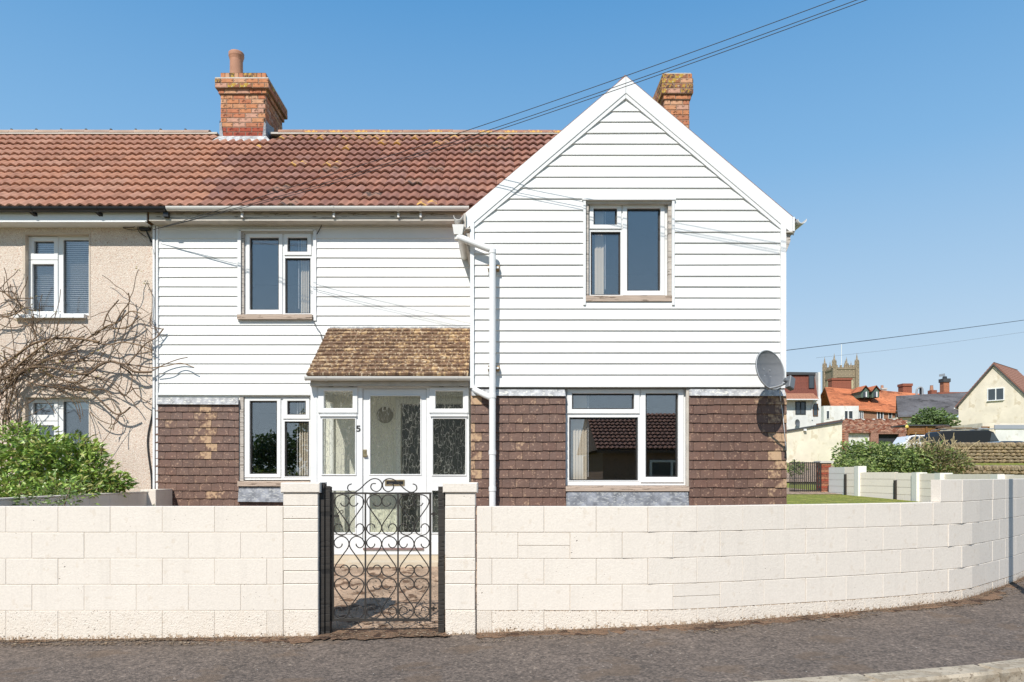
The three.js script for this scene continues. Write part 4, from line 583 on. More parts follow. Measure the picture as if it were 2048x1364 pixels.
{
  const L = wallCurve.getLength(), P = (s) => { const u = clamp(s / L, 0, 1), p = wallCurve.getPointAt(u), d = wallCurve.getTangentAt(u); return { x: p.x, z: p.z, a: Math.atan2(-d.z, d.x), d }; };
  let step = 0; while (P(step).x < U(1872, 7.28)) step += .02;
  blockRun(wallB, P, L, [...courses(0, L), [TOP + bh, step, L]], .32);
  const q = []; for (let i = 0; i < 160; i++) { const [a, b] = [P(L * i / 160), P(L * (i + 1) / 160)], f = (p, o) => [p.x - p.d.z * -o, p.z - p.d.x * o], t0 = L * i / 160 > step ? TOP + bh - .004 : TOP - .004; const [A, B, C2, D] = [f(a, .008), f(b, .008), f(a, .1), f(b, .1)]; q.push([[A[0], -.2, A[1]], [B[0], -.2, B[1]], [B[0], t0, B[1]], [A[0], t0, A[1]]], [[D[0], -.2, D[1]], [C2[0], -.2, C2[1]], [C2[0], t0, C2[1]], [D[0], t0, D[1]]], [[A[0], t0, A[1]], [B[0], t0, B[1]], [D[0], t0, D[1]], [C2[0], t0, C2[1]]]); }
  mesh('wall_core', quads(q), M.blockJoint, wallB); pillar(wallB, U(890, 6.25), U(951, 6.25), 6.245);
}
const wallC = thing('dividing_wall', 'low grey-shaded block wall dividing the two front gardens beside the shrub', 'wall');
{
  const x = -4.82; blockRun(wallC, (s) => ({ x, z: -s, a: Math.PI / 2 }), 0, [[1.15, 6.36, 9.9], [.925, 6.36, 9.9], [.70, 6.36, 9.9], [.475, 6.36, 9.9]], .1);
  mesh('wall_core', box(x - .1, x - .005, -.1, 1.146, -9.9, -6.36), M.blockJoint, wallC); mesh('coping', box(x - .11, x + .006, 1.15, 1.165, -9.92, -6.36), M.block[2], wallC);
  mesh('end_pier', chamfer(.22, 1.15, .5, .006, .3, .4).translate(-4.81, 1.19 - .575, -9.9), M.block[1], wallC);
}
// ---------------------------------------------------------------- gate and posts
function gatePost(label, x0, x1, top, pieces) { const g = thing('gate_post', label, 'gate post', 'black timber gate posts'); for (const [a, b, z0, z1, t] of pieces) mesh('post_timber', hexa([[a, -.1, z0], [b, -.1, z0], [b, t - .01, z0], [a, t - .01, z0], [a, -.1, z1], [b, -.1, z1], [b, t, z1], [a, t, z1]]), M.timberBlack, g); return g; }
gatePost('black timber gate post with the latch, against the left pillar', 0, 0, 0, [[U(638, 6.3), U(649, 6.3), -6.38, -6.29, V(966, 6.3)], [U(649.5, 6.3), U(659, 6.3), -6.40, -6.31, V(972, 6.3)]]);
gatePost('black timber gate post carrying the hinges beside the curved wall', 0, 0, 0, [[U(876.5, 6.3), U(888.5, 6.3), -6.39, -6.29, V(973, 6.3)]]);
{
  const g = thing('garden_gate', 'black wrought-iron garden gate with scrolled heart panels', 'gate'), Z = 6.36, k = .2566 * Z / F, zx = (z) => U(620 + z * .2566, Z), zy = (z) => V(940 + z * .2566, Z), bar = (a, b, c, d, t = .008) => box(zx(a), zx(c), zy(d), zy(b), -Z - t, -Z + t);
  const xs = [178, 432, 686, 938], top = 180, bot = 1168;
  mesh('top_rail', bar(168, 174, 948, 188), M.iron, g); mesh('bottom_rail', bar(164, 1158, 944, 1176, .012), M.iron, g);
  for (const x of [178, 938]) mesh('stile', bar(x - 8, 188, x + 8, 1158, .011), M.iron, g); for (const x of [432, 686]) mesh('upright', bar(x - 6, 188, x + 6, 1158, .005), M.iron, g);
  const half = [[70, 70], [52, 92], [25, 94], [3, 70], [2, 45], [22, 14], [58, 5], [95, 20], [115, 52], [108, 88], [78, 135], [40, 190], [10, 235], [1, 268], [16, 305], [52, 327], [92, 316], [117, 282], [108, 248], [82, 234], [58, 250], [54, 268]];
  const scroll = (cx, y0, h, flip, s) => { const pts = half.map(([x, y]) => [zx(cx + s * x), zy(flip ? y0 + h - y * h / 330 : y0 + y * h / 330), -Z + (s > 0 ? .0015 : -.0015)]); mesh('scroll', tube(pts, .0055, 60, 6), M.iron, g); };
  for (let c = 0; c < 3; c++) { const cx = (xs[c] + xs[c + 1]) / 2; for (const [y0, h, f] of [[188, 324, false], [514, 320, true], [836, 322, false]]) for (const s of [-1, 1]) scroll(cx, y0, h, f, s); }
  for (const s of [-1, 1]) mesh('crest_scroll', tube([[238, 108], [262, 118], [270, 145], [250, 168], [215, 172], [172, 146], [120, 96], [72, 68], [28, 74], [4, 104], [10, 145], [40, 168], [75, 158], [90, 130], [78, 108], [50, 106]].map(([x, y]) => [zx(563 + s * x), zy(y), -Z + s * .001]), .0055, 60, 6), M.iron, g);
  mesh('latch', merge([bar(128, 350, 226, 368, .006), tube([[zx(210), zy(350), -Z], [zx(232), zy(322), -Z], [zx(250), zy(314), -Z], [zx(258), zy(330), -Z], [zx(240), zy(342), -Z]], .004)]), M.iron, g);
  for (const y of [345, 1080]) mesh('hinge', merge([bar(945, y - 8, 990, y + 4, .006), planar(new THREE.CylinderGeometry(.010, .010, .04, 10).translate(zx(962), zy(y), -Z))]), M.iron, g);
}
const dirtNoise = noiser(77), noiseDirt = (x) => dirtNoise.f((x + 20) / 40, .3, 32, 3);
{ // earth washed up against the foot of the walls
  const q = [], strip = (n, at) => { for (let i = 0; i < n; i++) { const A = at(i / n), B = at((i + 1) / n); q.push([[A[0], A[2] + .016, A[1]], [A[0] + A[3] * A[5], A[2] + .0085, A[1] + A[4] * A[5]], [B[0] + B[3] * B[5], B[2] + .0085, B[1] + B[4] * B[5]], [B[0], B[2] + .016, B[1]]]); } };
  const wd = (x) => .015 + .40 * Math.max(0, noiseDirt(x) - .2) * (.25 + 1.3 * dirtNoise.f((x + 20) / 40, .7, 512, 3));
  strip(420, (t) => { const x = lerp(-7, -1.57, t); return [x, -6.25, paveY(x), 0, 1, wd(x)]; });
  strip(620, (t) => { const p = wallCurve.getPointAt(t * .7), d = wallCurve.getTangentAt(t * .7); return [p.x, p.z, paveY(p.x), -d.z, d.x, wd(p.x + 9)]; });
  strip(90, (t) => { const x = lerp(-1.6, -.45, t); return [x, -6.5, paveY(x) + .01, 0, 1, .2 + wd(x)]; });
  structure('earth_verge', quads(q), M.dirt);
}
{ // dead leaves and grit gathered at the foot of the wall and in the gateway
  const pos = [], col = [], r = rng(401), add = (x, y, z, s, c) => { const a = r() * 6.28, t = (r() - .5) * .9, ux = Math.cos(a) * s, uz = Math.sin(a) * s, vx = -Math.sin(a) * s * .5, vz = Math.cos(a) * s * .5, l = t * s * .5; const A = [x - ux, y + .002, z - uz], B = [x + vx, y + .003 + Math.abs(l), z + vz], D = [x + ux, y + .002 + Math.abs(t) * s * .3, z + uz], E = [x - vx, y + .003 + Math.abs(l) * .5, z - vz]; pos.push(...A, ...E, ...D, ...A, ...D, ...B); for (let q = 0; q < 6; q++) col.push(...c); };
  const cols = [[.13, .085, .05], [.19, .13, .085], [.25, .185, .12], [.09, .06, .04], [.29, .23, .165], [.17, .115, .075]];
  for (let i = 0; i < 11000; i++) { const u = r(); let x, z; if (u < .42) { x = -6 + r() * 4.4; z = -6.25; } else { const q = wallCurve.getPointAt(r() * .62); x = q.x; z = q.z; } const dn = noiseDirt(x), d = Math.pow(r(), 1.8) * (.08 + .42 * dn); const s = .006 + .014 * r() * r() + (r() < .02 ? .012 : 0); add(x, paveY(x) + .012 * (d < .1 ? 1 : .4), z + .004 + d, s, cols[Math.floor(r() * 6)]); }
  for (let i = 0; i < 1500; i++) { const x = -1.58 + r() * 1.15, Z = 6.15 + Math.pow(r(), 1.3) * 2.2, s = .008 + .02 * r() * r(); if (r() < .45 && x < -.9) continue; add(x, gardenY(x, Z) + .022, -Z, s, cols[Math.floor(r() * 6)]); }
  for (let i = 0; i < 420; i++) { const q = kerbCurve.getPointAt(.4 + r() * .3), Z = lerp(-q.z, 6.2, r()), x = q.x; add(x, paveY(x) + .012, -Z, .003 + .006 * r() * r(), r() < .5 ? [.5, .48, .44] : [.2, .16, .12]); }
  const g = new THREE.BufferGeometry(); g.setAttribute('position', new THREE.BufferAttribute(new Float32Array(pos), 3)); g.setAttribute('color', new THREE.BufferAttribute(new Float32Array(col), 3)); g.computeVertexNormals();
  tag(mesh('leaf_litter', g, mat({ vertexColors: true, roughness: 1 })), 'brown leaf litter and grit along the foot of the garden walls', 'leaf litter', null, 'stuff');
}
// ---------------------------------------------------------------- satellite dish
{
  const d = thing('satellite_dish', 'grey satellite dish on an arm at the corner of the tile-hung gable', 'satellite dish');
  const c = new THREE.Vector3(U(1533, 8.55), V(743, 8.55), -8.55), n = new THREE.Vector3(.46, .20, .86).normalize(), e = new THREE.Group(); e.name = 'dish_head'; d.add(e); e.position.copy(c); e.quaternion.setFromUnitVectors(new THREE.Vector3(0, 0, 1), n);
  const bowl = (r, dz, dep) => { const p = []; for (let k = 0; k <= 10; k++) { const t = k / 10; p.push([r * t, dz + dep * t * t]); } return p; }, dep = .06;
  mesh('reflector', lathe([...bowl(.235, 0, dep), [.243, dep + .004], [.243, dep - .012], ...bowl(.235, -.008, dep).reverse()], 40).rotateX(Math.PI / 2).scale(.95, 1.0, 1), M.dish, e);
  mesh('rim', planar(new THREE.TorusGeometry(.238, .007, 8, 40).scale(.95, 1.0, 1).translate(0, 0, dep)), M.dishRim, e);
  for (const [x, y] of [[-.05, .02], [.05, .02], [-.05, -.06], [.05, -.06]]) mesh('bolt', planar(new THREE.CylinderGeometry(.008, .008, .006, 8).rotateX(Math.PI / 2).translate(x, y, .008)), M.dishRim, e);
  const L = [U(1578, 8.22), V(764, 8.22), -8.22], low = [U(1535, 8.45), V(777, 8.45), -8.47];
  mesh('feed_arm', tube([low, [lerp(low[0], L[0], .5), lerp(low[1], L[1], .5) - .012, lerp(low[2], L[2], .5)], L], .013, 12, 8), M.dishRim, d);
  const b = part('receiver', d), bw2 = chamfer(.085, .15, .06, .008); const rb = mesh('receiver_body', bw2, M.plastic, b); rb.position.set(L[0] + .03, L[1] - .005, L[2] + .03); rb.rotation.set(-.25, .5, -.32); mesh('receiver_horn', planar(new THREE.CylinderGeometry(.026, .03, .07, 14).rotateZ(Math.PI / 2 - .35).translate(L[0] - .02, L[1] + .015, L[2])), M.plastic, b);
  mesh('wall_bracket', merge([tube([[c.x + .02, c.y - .02, -8.60], [c.x + .10, c.y - .10, -8.72], [c.x + .12, c.y - .14, -8.94]], .018, 12, 8), box(c.x + .06, c.x + .18, c.y - .24, c.y - .05, -8.945, -8.925)]), M.dishRim, d);
  mesh('coax_cable', tube([[L[0], L[1] - .06, L[2] - .03], [U(1560, 8.8), V(782, 8.8), -8.8], [U(1562, 8.9), V(800, 8.9), -8.91], [U(1566, 8.9), V(830, 8.9), -8.905], [U(1572, 8.9), V(900, 8.9), -8.9]], .0045, 30), M.whitePaint, d);
}
// ---------------------------------------------------------------- overhead wires and the pole outside the frame
{
  const A = [U(298, 10.2), V(455, 10.2), -10.3];
  [['highest of three black overhead wires running from the eaves past the gable', 0, .03], ['middle of three black overhead wires running from the eaves past the gable', .0, -.05], ['lowest of three black overhead wires running from the eaves past the gable', 0, -.085]].forEach(([l, dy, da]) => {
    const pts = []; for (let k = 0; k <= 14; k++) { const t = k / 14, x = lerp(A[0], 11.9, t), y = lerp(A[1], 8.05, t) + da * smooth(0, .15, t) - 1.55 * t * (1 - t), z = lerp(A[2], -3.84, t); pts.push([x, y, z]); }
    const o = mesh('overhead_wire', tube(pts, .004, 80, 5), M.cable); tag(o, l, 'wire', 'overhead wires to the house');
  });
  const far = []; for (let k = 0; k <= 10; k++) { const t = k / 10; far.push([lerp(3.5, 30, t), lerp(3.13, 8.6, t) - .8 * t * (1 - t), lerp(-10.6, -23, t)]); }
  tag(mesh('overhead_wire', tube(far, .005, 40, 5), M.cable), 'single black wire rising from behind the gable end towards the far bungalow', 'wire');
  const p2 = []; for (let k = 0; k <= 8; k++) { const t = k / 8; p2.push([lerp(34, 62, t), lerp(14.0, 17.4, t) - 1.0 * t * (1 - t), lerp(-78, -75, t)]); } tag(mesh('overhead_wire', tube(p2, .012, 30, 5), M.plastic), 'faint far wire above the orange and slate roofs', 'wire');
  const pole = thing('street_lamp', 'slim grey lamp column on the pavement outside the bend of the curved wall', 'lamp post'); const px = 5.42, pz = -7.10;
  mesh('column', merge([planar(new THREE.CylinderGeometry(.035, .045, 5.2, 14).translate(px, paveY(px) + 2.6, pz)), planar(new THREE.CylinderGeometry(.07, .07, 1.0, 14).translate(px, paveY(px) + .3, pz))]), M.dishRim, pole); mesh('lantern', box(px - .1, px + .1, 5.3, 5.42, pz - .1, pz + .45), M.plastic, pole);
  const tp = thing('telegraph_pole', 'wooden telegraph pole at the roadside carrying the three overhead wires', 'pole'); mesh('pole_shaft', planar(new THREE.CylinderGeometry(.10, .14, 8.6, 14).translate(11.95, 4.2, -3.8)), M.bark, tp); mesh('insulator_bracket', box(11.8, 12.1, 7.9, 8.1, -3.95, -3.65), M.dishRim, tp);
}
// ---------------------------------------------------------------- plants
function leaves(list, opt) {                                // list: {p: [x,y,z], r: [rx,ry,rz], n}; small folded leaves through the volume, denser towards its skin
  const { seed, len, wid, cols, up = .35, gap = .0 } = opt, r = rng(seed), pos = [], nor = [], col = [], nz = noiser(seed + 5), v = new THREE.Vector3(), d = new THREE.Vector3(), s = new THREE.Vector3(), t = new THREE.Vector3();
  for (const { p, r: rr, n } of list) for (let i = 0; i < n; i++) {
    v.set(r() * 2 - 1, r() * 2 - 1, r() * 2 - 1); if (v.lengthSq() > 1 || v.lengthSq() < .02) { i--; continue; } const q = v.length(), want = Math.pow(r(), .45); v.multiplyScalar(want / q);
    const wob = .72 + .5 * nz.f(v.x * .5 + .5, v.y * .5 + .5 + v.z * .3, 6, 3); const x = p[0] + v.x * rr[0] * wob, y = p[1] + v.y * rr[1] * wob, z = p[2] + v.z * rr[2] * wob;
    if (gap && nz.f(x * .31 + 5, y * .31 + z * .17 + 5, 16, 3) < gap) continue; if (opt.floor !== undefined && y < opt.floor) continue;
    const L = len * (.6 + .7 * r()), Wd = wid * (.7 + .5 * r()); d.set(v.x + (r() - .5) * 1.3, v.y * .4 + up * (r() - .25) * 2 - .1, v.z + (r() - .5) * 1.3).normalize(); s.set(r() - .5, r() * .5, r() - .5).cross(d).normalize(); t.crossVectors(s, d).normalize(); if (t.y < 0) { t.negate(); s.negate(); }
    const fold = .25 * Wd, c = cols[Math.floor(r() * cols.length)], k = .75 + .5 * r(), cc = [c[0] * k, c[1] * k, c[2] * k];
    const P = (a, b, e) => [x + d.x * a + s.x * b + t.x * e, y + d.y * a + s.y * b + t.y * e, z + d.z * a + s.z * b + t.z * e], b0 = P(0, 0, 0), tip = P(L, 0, -fold * 1.4), l1 = P(L * .45, Wd / 2, fold), r1 = P(L * .45, -Wd / 2, fold), mid = P(L * .5, 0, 0);
    for (const [a, b, e] of [[b0, mid, l1], [l1, mid, tip], [b0, r1, mid], [mid, r1, tip]]) { pos.push(...a, ...b, ...e); for (let w = 0; w < 3; w++) { col.push(...cc); nor.push(t.x, t.y, t.z); } }
  }
  const g = new THREE.BufferGeometry(); g.setAttribute('position', new THREE.BufferAttribute(new Float32Array(pos), 3)); g.setAttribute('color', new THREE.BufferAttribute(new Float32Array(col), 3)); g.computeVertexNormals(); return g;
}
const leafMat = (o = {}) => phys({ vertexColors: true, roughness: .42, transmission: .3, thickness: 0, ...o });
M.leaf = leafMat(); M.leafMatt = leafMat({ roughness: .8, transmission: .35 });
function stems(list, r0, m, name, parent) { list.forEach((pts) => mesh(name, tube(pts, r0, pts.length * 4, 5), m, parent)); }
{ // glossy shrub below the pebble-dashed wall
  const b = thing('shrub', 'glossy green evergreen shrub below the pebble-dashed wall and bare creeper', 'shrub'), E = (px, py, Z, rx, ry, rz, n) => ({ p: [U(px, Z), V(py, Z), -Z], r: [rx, ry, rz], n });
  const clumps = [E(40, 940, 9.3, .78, .60, .45, 1900), E(-80, 935, 9.3, .8, .62, .5, 900), E(145, 945, 9.2, .50, .42, .40, 1300), E(150, 895, 9.4, .26, .17, .25, 260), E(30, 880, 9.4, .34, .20, .3, 300), E(80, 905, 9.0, .40, .26, .3, 420), E(200, 962, 9.2, .34, .22, .3, 420), E(235, 972, 9.3, .22, .12, .25, 170), E(185, 905, 9.3, .13, .12, .15, 70), E(20, 985, 8.6, .6, .3, .3, 500), E(110, 990, 8.5, .5, .22, .3, 360)];
  mesh('foliage', leaves(clumps, { seed: 501, len: .10, wid: .042, cols: [[.18, .29, .045], [.25, .38, .06], [.32, .46, .08], [.10, .18, .035], [.38, .50, .11], [.42, .41, .13]], up: .5, gap: .30 }), M.leaf, b).userData.kind = 'stuff';
  const r = rng(77), st = []; for (let i = 0; i < 26; i++) { const c = clumps[i % clumps.length], x = c.p[0] + (r() - .5) * .5; st.push([[x * .95 - .2, gardenY(0, 9), -9.2], [x + (r() - .5) * .2, c.p[1] - .2, c.p[2] + (r() - .5) * .2], [x + (r() - .5) * .5, c.p[1] + c.r[1] * (.3 + .6 * r()), c.p[2] + (r() - .3) * .3]]); } stems(st, .007, M.bark, 'stem', b);
  const w = thing('weed', 'pinnate green weed growing over the low dividing wall', 'plant'); mesh('foliage', leaves([{ p: [U(130, 7.4), V(995, 7.4), -7.4], r: [.22, .10, .2], n: 110 }, { p: [U(65, 7.2), V(1000, 7.2), -7.2], r: [.16, .08, .15], n: 60 }, { p: [U(140, 7.6), V(978, 7.6), -7.6], r: [.10, .10, .1], n: 40 }], { seed: 77, len: .07, wid: .02, cols: [[.14, .22, .04], [.20, .26, .07]], up: .3 }), M.leaf, w).userData.kind = 'stuff'; stems([[[-4.6, .3, -7.35], [U(132, 7.4), V(1000, 7.4), -7.4], [U(140, 7.5), V(975, 7.5), -7.5]]], .006, M.bark, 'stem', w);
}
{ // the bare creeper on the pebble-dash
  const c = thing('creeper', 'bare brown woody creeper spread over the pebble-dashed wall', 'climbing plant'), r = rng(909), q = (x, y, k) => { const Z = 10.43 - k; return [U(x * .22, Z), V(560 + y * .22, Z), -Z]; };
  const main = [[[-250, 1000], [0, 790], [150, 680], [300, 585], [450, 540], [600, 525], [780, 548], [900, 562]], [[-100, 1050], [20, 900], [150, 850], [300, 800], [500, 802], [650, 830], [800, 850], [900, 780], [1000, 745], [1130, 780], [1220, 830], [1380, 836]], [[-60, 1150], [0, 1050], [100, 950], [200, 840], [350, 760], [500, 700], [700, 640]], [[40, 1400], [60, 1200], [120, 1000], [100, 850], [250, 700], [420, 580], [520, 500]], [[700, 940], [800, 1000], [920, 1100], [1050, 1220], [1110, 1210], [1180, 1150]], [[400, 830], [550, 900], [700, 930], [800, 860], [900, 770], [1020, 740]], [[850, 570], [1000, 590], [1100, 570], [1250, 590], [1380, 640]], [[1150, 780], [1230, 680], [1330, 580], [1420, 520], [1490, 440]], [[800, 870], [950, 910], [1050, 960], [1130, 1060], [1190, 960], [1190, 850], [1100, 790]], [[870, 500], [960, 420], [1080, 380], [1180, 290], [1280, 300]], [[940, 420], [980, 300], [1080, 180]], [[1040, 400], [1110, 290], [1180, 190], [1170, 120]], [[-80, 340], [100, 325], [200, 250], [60, 130], [-40, 80]], [[20, 1500], [30, 1250], [60, 1000], [20, 820], [160, 700]], [[90, 1400], [80, 1150], [150, 930], [220, 780], [330, 640], [300, 430], [220, 370]], [[250, 700], [400, 650], [560, 660], [700, 600], [820, 520], [960, 440], [1150, 430], [1260, 330]], [[200, 900], [380, 960], [560, 980], [740, 990], [950, 1000], [1020, 1040]], [[150, 780], [350, 740], [560, 760], [760, 740], [950, 745], [1150, 770], [1390, 800]], [[0, 600], [120, 640], [260, 700], [420, 820]], [[600, 530], [680, 600], [720, 760]], [[1190, 960], [1240, 1040], [1380, 1130]], [[1390, 640], [1250, 670]], [[820, 1200], [900, 1270], [1050, 1310], [1100, 1200]], [[1380, 836], [1500, 770], [1620, 722], [1700, 700]], [[1380, 800], [1500, 790], [1640, 760], [1760, 790]]];
  const paths = main.map((p, i) => p.map(([x, y], k) => q(x + (r() - .5) * 12, y + (r() - .5) * 12, .05 + .08 * r() + (i < 6 ? .05 : 0))));
  paths.forEach((p, i) => mesh('stem', tube(p, i < 2 ? .016 : i < 6 ? .012 : i < 18 ? .009 : .007, p.length * 5, 6), i % 3 ? M.bark : M.barkPale, c));
  const tw = [], bud = []; for (let i = 0; i < 520; i++) { const p = paths[Math.floor(r() * 18)], k = Math.floor(r() * (p.length - 1)), t = r(), b = p[k].map((a, j) => lerp(a, p[k + 1][j], t)); let a = Math.atan2(p[k + 1][1] - p[k][1], p[k + 1][0] - p[k][0]) + (r() - .5) * 2.0 + (r() < .5 ? 0 : Math.PI), l = .18 + .75 * r() * r(); if (b[0] > U(160, 10.4) && r() < .74) continue; const pts = [b]; let [x, y, z] = b; for (let s = 0; s < 4; s++) { a += (r() - .5) * .62 + (s > 1 ? -.05 : .03); x += Math.cos(a) * l / 4; y += Math.sin(a) * l / 4; z = clamp(z + (r() - .45) * .06, -10.45, -10.12); pts.push([Math.min(x, U(306, 10.4)), y, z]); } tw.push(tube(pts, .0035 + .0035 * r(), 8, 4)); if (r() < .25) bud.push({ p: pts[4], r: [.04, .04, .03], n: 4 }); }
  mesh('twigs', tw, M.bark, c).userData.kind = 'stuff'; mesh('buds', leaves(bud, { seed: 31, len: .04, wid: .018, cols: [[.34, .28, .07], [.28, .26, .06], [.40, .30, .10]] }), M.leafMatt, c).userData.kind = 'stuff';
}
// ---------------------------------------------------------------- beyond the garden
const BG = { brickRed: brickMat(.34, .12, .075), brickPink: brickMat(.40, .22, .17), white: mat({ color: C(.78, .77, .73), map: T.render }), cream: mat({ color: C(.80, .735, .58), map: T.render }), beige: mat({ color: C(.80, .715, .58), map: T.render }), slate: mat({ color: C(.15, .148, .155), map: T.farRoof, bumpMap: T.rough, bumpScale: .02 }), orange: mat({ color: C(.66, .24, .105), map: T.farRoof, bumpMap: T.rough, bumpScale: .03 }), orange2: mat({ color: C(.56, .19, .085), map: T.farRoof }), brown: mat({ color: C(.21, .065, .045), map: T.brick }), flat: mat({ color: C(.07, .075, .08), map: T.speck }), dark: mat({ color: C(.03, .033, .04) }), stoneT: mat({ color: C(.80, .83, .95), map: T.stone }), timber: mat({ color: C(.42, .22, .06), map: T.wood }), blockOblique: mat({ color: C(.86, .785, .71), map: T.paint, roughness: .9 }), blockSunlit: mat({ color: C(.82, .81, .77), map: T.paint }) };  // boundary wall: one paint in two tones, sunlit and obliquely lit faces coloured apart
const farGlass = phys({ color: C(.05, .06, .07), roughness: .08, ior: 1.6 });
function bgWindow(parent, x, y, z, w, h, cols = 2, rot = 0, frameMat = M.whitePaint) {   // centre of the window in the parent's frame
  const g = part('window', parent); g.position.set(x, y, z); g.rotation.y = rot; const t = Math.min(.09, w * .1), holes = [], pw = (w - t * (cols + 1)) / cols; for (let k = 0; k < cols; k++) holes.push(rect(-w / 2 + t + k * (pw + t), -h / 2 + t, -w / 2 + t + k * (pw + t) + pw, h / 2 - t));
  mesh('frame', extrude(rect(-w / 2, -h / 2, w / 2, h / 2), -.02, .06, holes), frameMat, g); for (const q of holes) mesh('pane', box(q[0][0], q[1][0], q[0][1], q[2][1], .0, .015), farGlass, g); return g;
}
function ledge(pts, z0, z1, m, name, parent) { return mesh(name, extrude(pts, z0, z1), m, parent); }
{ // rear gate, brick pier and painted boundary wall of the corner plot
  const Z = 27, g = thing('railing_gate', 'black metal railing gate between the gable corner and the red brick pier', 'gate'), gy = hillY(Z) + .06; const x0 = U(1580, Z), x1 = U(1641, Z), t = V(924, Z);
  for (let k = 0; k <= 15; k++) mesh('bar', box(lerp(x0, x1, k / 15) - .014, lerp(x0, x1, k / 15) + .014, gy, t, -Z - .014, -Z + .014), M.iron, g); for (const y of [gy + .05, gy + .3, t - .03]) mesh('rail', box(x0, x1, y - .02, y + .02, -Z - .01, -Z + .01), M.iron, g); mesh('end_stile', box(U(1587, Z), U(1588.6, Z), gy, t + .1, -Z, -Z + .05), M.black, g);
  const p = thing('brick_pier', 'square red brick gate pier beside the railing gate', 'pier'); const a = U(1643, Z), b = U(1663, Z), y0 = gy - .2, H = V(926, Z) - y0; mesh('pier_core', box(a + .01, b - .01, y0, y0 + H, -Z - .52, -Z - .01), M.mortar, p);
  { const cells = { 0: [], 1: [], 2: [] }; for (let r = 0; r * .085 < H; r++) for (let k = -1; k < 3; k++) { const l = Math.max(a, a + k * .225 + (r % 2) * .11), e = Math.min(b, a + (k + 1) * .225 + (r % 2) * .11); if (e - l < .04) continue; cells[(r * 7 + k * 3 + 30) % 3].push(box(l + .006, e - .006, y0 + r * .085, y0 + r * .085 + .073, -Z - .05, -Z + .004), box(a - .004, a + .05, y0 + r * .085, y0 + r * .085 + .073, -Z - .5 + (k + 1) * .12, -Z - .39 + (k + 1) * .12)); } for (const k of [0, 1, 2]) mesh('brickwork', cells[k], [BG.brickRed, M.brickRed[1], M.brick[4]][k], p).userData.kind = 'stuff'; } mesh('pier_cap', box(a - .06, b + .06, y0 + H, y0 + H + .08, -Z - .55, -Z + .05), M.mortarPale, p);
  const P = [[1664, 26.4, 1.67], [1697, 25.0, 1.67], [1721, 24.3, 1.67], [1797, 22.6, 1.48], [1840, 21.7, 1.47], [1890, 20.6, 1.45], [2010, 18.2, 1.40], [2100, 16.8, 1.40]].map(([px, z, t2]) => [U(px, z), -z, t2]);
  const w = thing('boundary_wall', 'long painted block wall with piers behind the lawn, end bay and piers toned as sunlit', 'wall');
  for (let i = 0; i < P.length - 1; i++) {
    const [ax, az] = P[i], [bx, bz] = P[i + 1], top = i < 2 ? 1.67 : lerp(1.485, 1.40, (i - 2) / 4), base = Math.min(hillY(-az), hillY(-bz)) - .1, l = Math.hypot(bx - ax, bz - az), an = Math.atan2(-(bz - az), bx - ax); let y = top;
    for (let k = 0; y > base; k++) { const h = .225, m = mesh('block_course', chamfer(l - .02, h - .012, .12, .008, k * .3 + i, k * .6), i === 0 ? BG.blockSunlit : BG.blockOblique, w); m.position.set((ax + bx) / 2, y - h / 2, (az + bz) / 2); m.rotation.y = an + Math.PI; y -= h; }  // first bay takes the sunlit tone, its brighter light put into the colour
    const core = mesh('wall_core', box(-l / 2, l / 2, base, top - .01, -.11, -.012), M.blockJoint, w); core.position.set((ax + bx) / 2, 0, (az + bz) / 2); core.rotation.y = an + Math.PI;
  }
  for (const [i, wd, up, m] of [[2, .16, .02, BG.blockSunlit], [4, .2, 0, BG.blockSunlit], [5, .24, 0, BG.blockSunlit], [6, .3, .0, BG.blockSunlit]]) mesh('wall_pier', box(P[i][0] - wd, P[i][0] + .12, hillY(-P[i][1]) - .1, P[i][2] + up, P[i][1] - .1, P[i][1] + .16), m, w);  // piers painted in the tone of faces turned to the sun
  for (const i of [1, 3]) tag(mesh('fence_stake', box(P[i][0] - .17, P[i][0] - .07, hillY(-P[i][1]), P[i][2] - .25, P[i][1] + .02, P[i][1] + .10), M.timberBlack), i === 1 ? 'dark wooden stake against the tall pale end of the boundary wall' : 'dark wooden stake against the low stretch of the boundary wall', 'stake');
}
function stoneWall(label, name, px0, px1, Z, yTopPx, yBotPx, seed, drift = 0) {
  const w = thing(name, label, 'wall'), r = rng(seed), x0 = U(px0, Z), x1 = U(px1, Z), y0 = V(yBotPx, Z), y1 = V(yTopPx, Z), geo = [0, 1, 2, 3].map((i) => { const g = planar(new THREE.IcosahedronGeometry(.5, 1), i * .4, i * .3, true), p = g.attributes.position; for (let k = 0; k < p.count; k++) { const s = .8 + .4 * Math.abs(Math.sin(p.getX(k) * 7.1 + p.getY(k) * 5.3 + p.getZ(k) * 3.7 + i)); p.setXYZ(k, clamp(p.getX(k) * 1.25, -.5, .5) * (.9 + s * .1), clamp(p.getY(k) * 1.2, -.5, .5), clamp(p.getZ(k), -.4, .4)); } g.computeVertexNormals(); return planar(g, i, i); });
  mesh('rubble_core', box(x0, x1, y0 - 1.2, y1 - .08, -Z - .35, -Z - .06), M.stone[2], w);
  let n = 0; for (let y = y0; y < y1; y += .15) for (let x = x0; x < x1 && n < 300; n++) { const wd = .22 + .25 * r(), top = y + .15 >= y1; const m = mesh('stone', pick(geo), pick(M.stone), w); m.position.set(x + wd / 2, y + .08, -Z - .05 - drift * (x - x0)); m.scale.set(wd * 1.02, .155, .35); m.rotation.z = (r() - .5) * .12; if (top) { m.scale.set(.17, .26, .4); m.rotation.z = .35 + (r() - .5) * .4; x += .16; } else x += wd; }
}
stoneWall('tall dry stone wall with upright coping stones below the parked van', 'stone_wall', 1905, 2090, 34, 893, 932, 61);
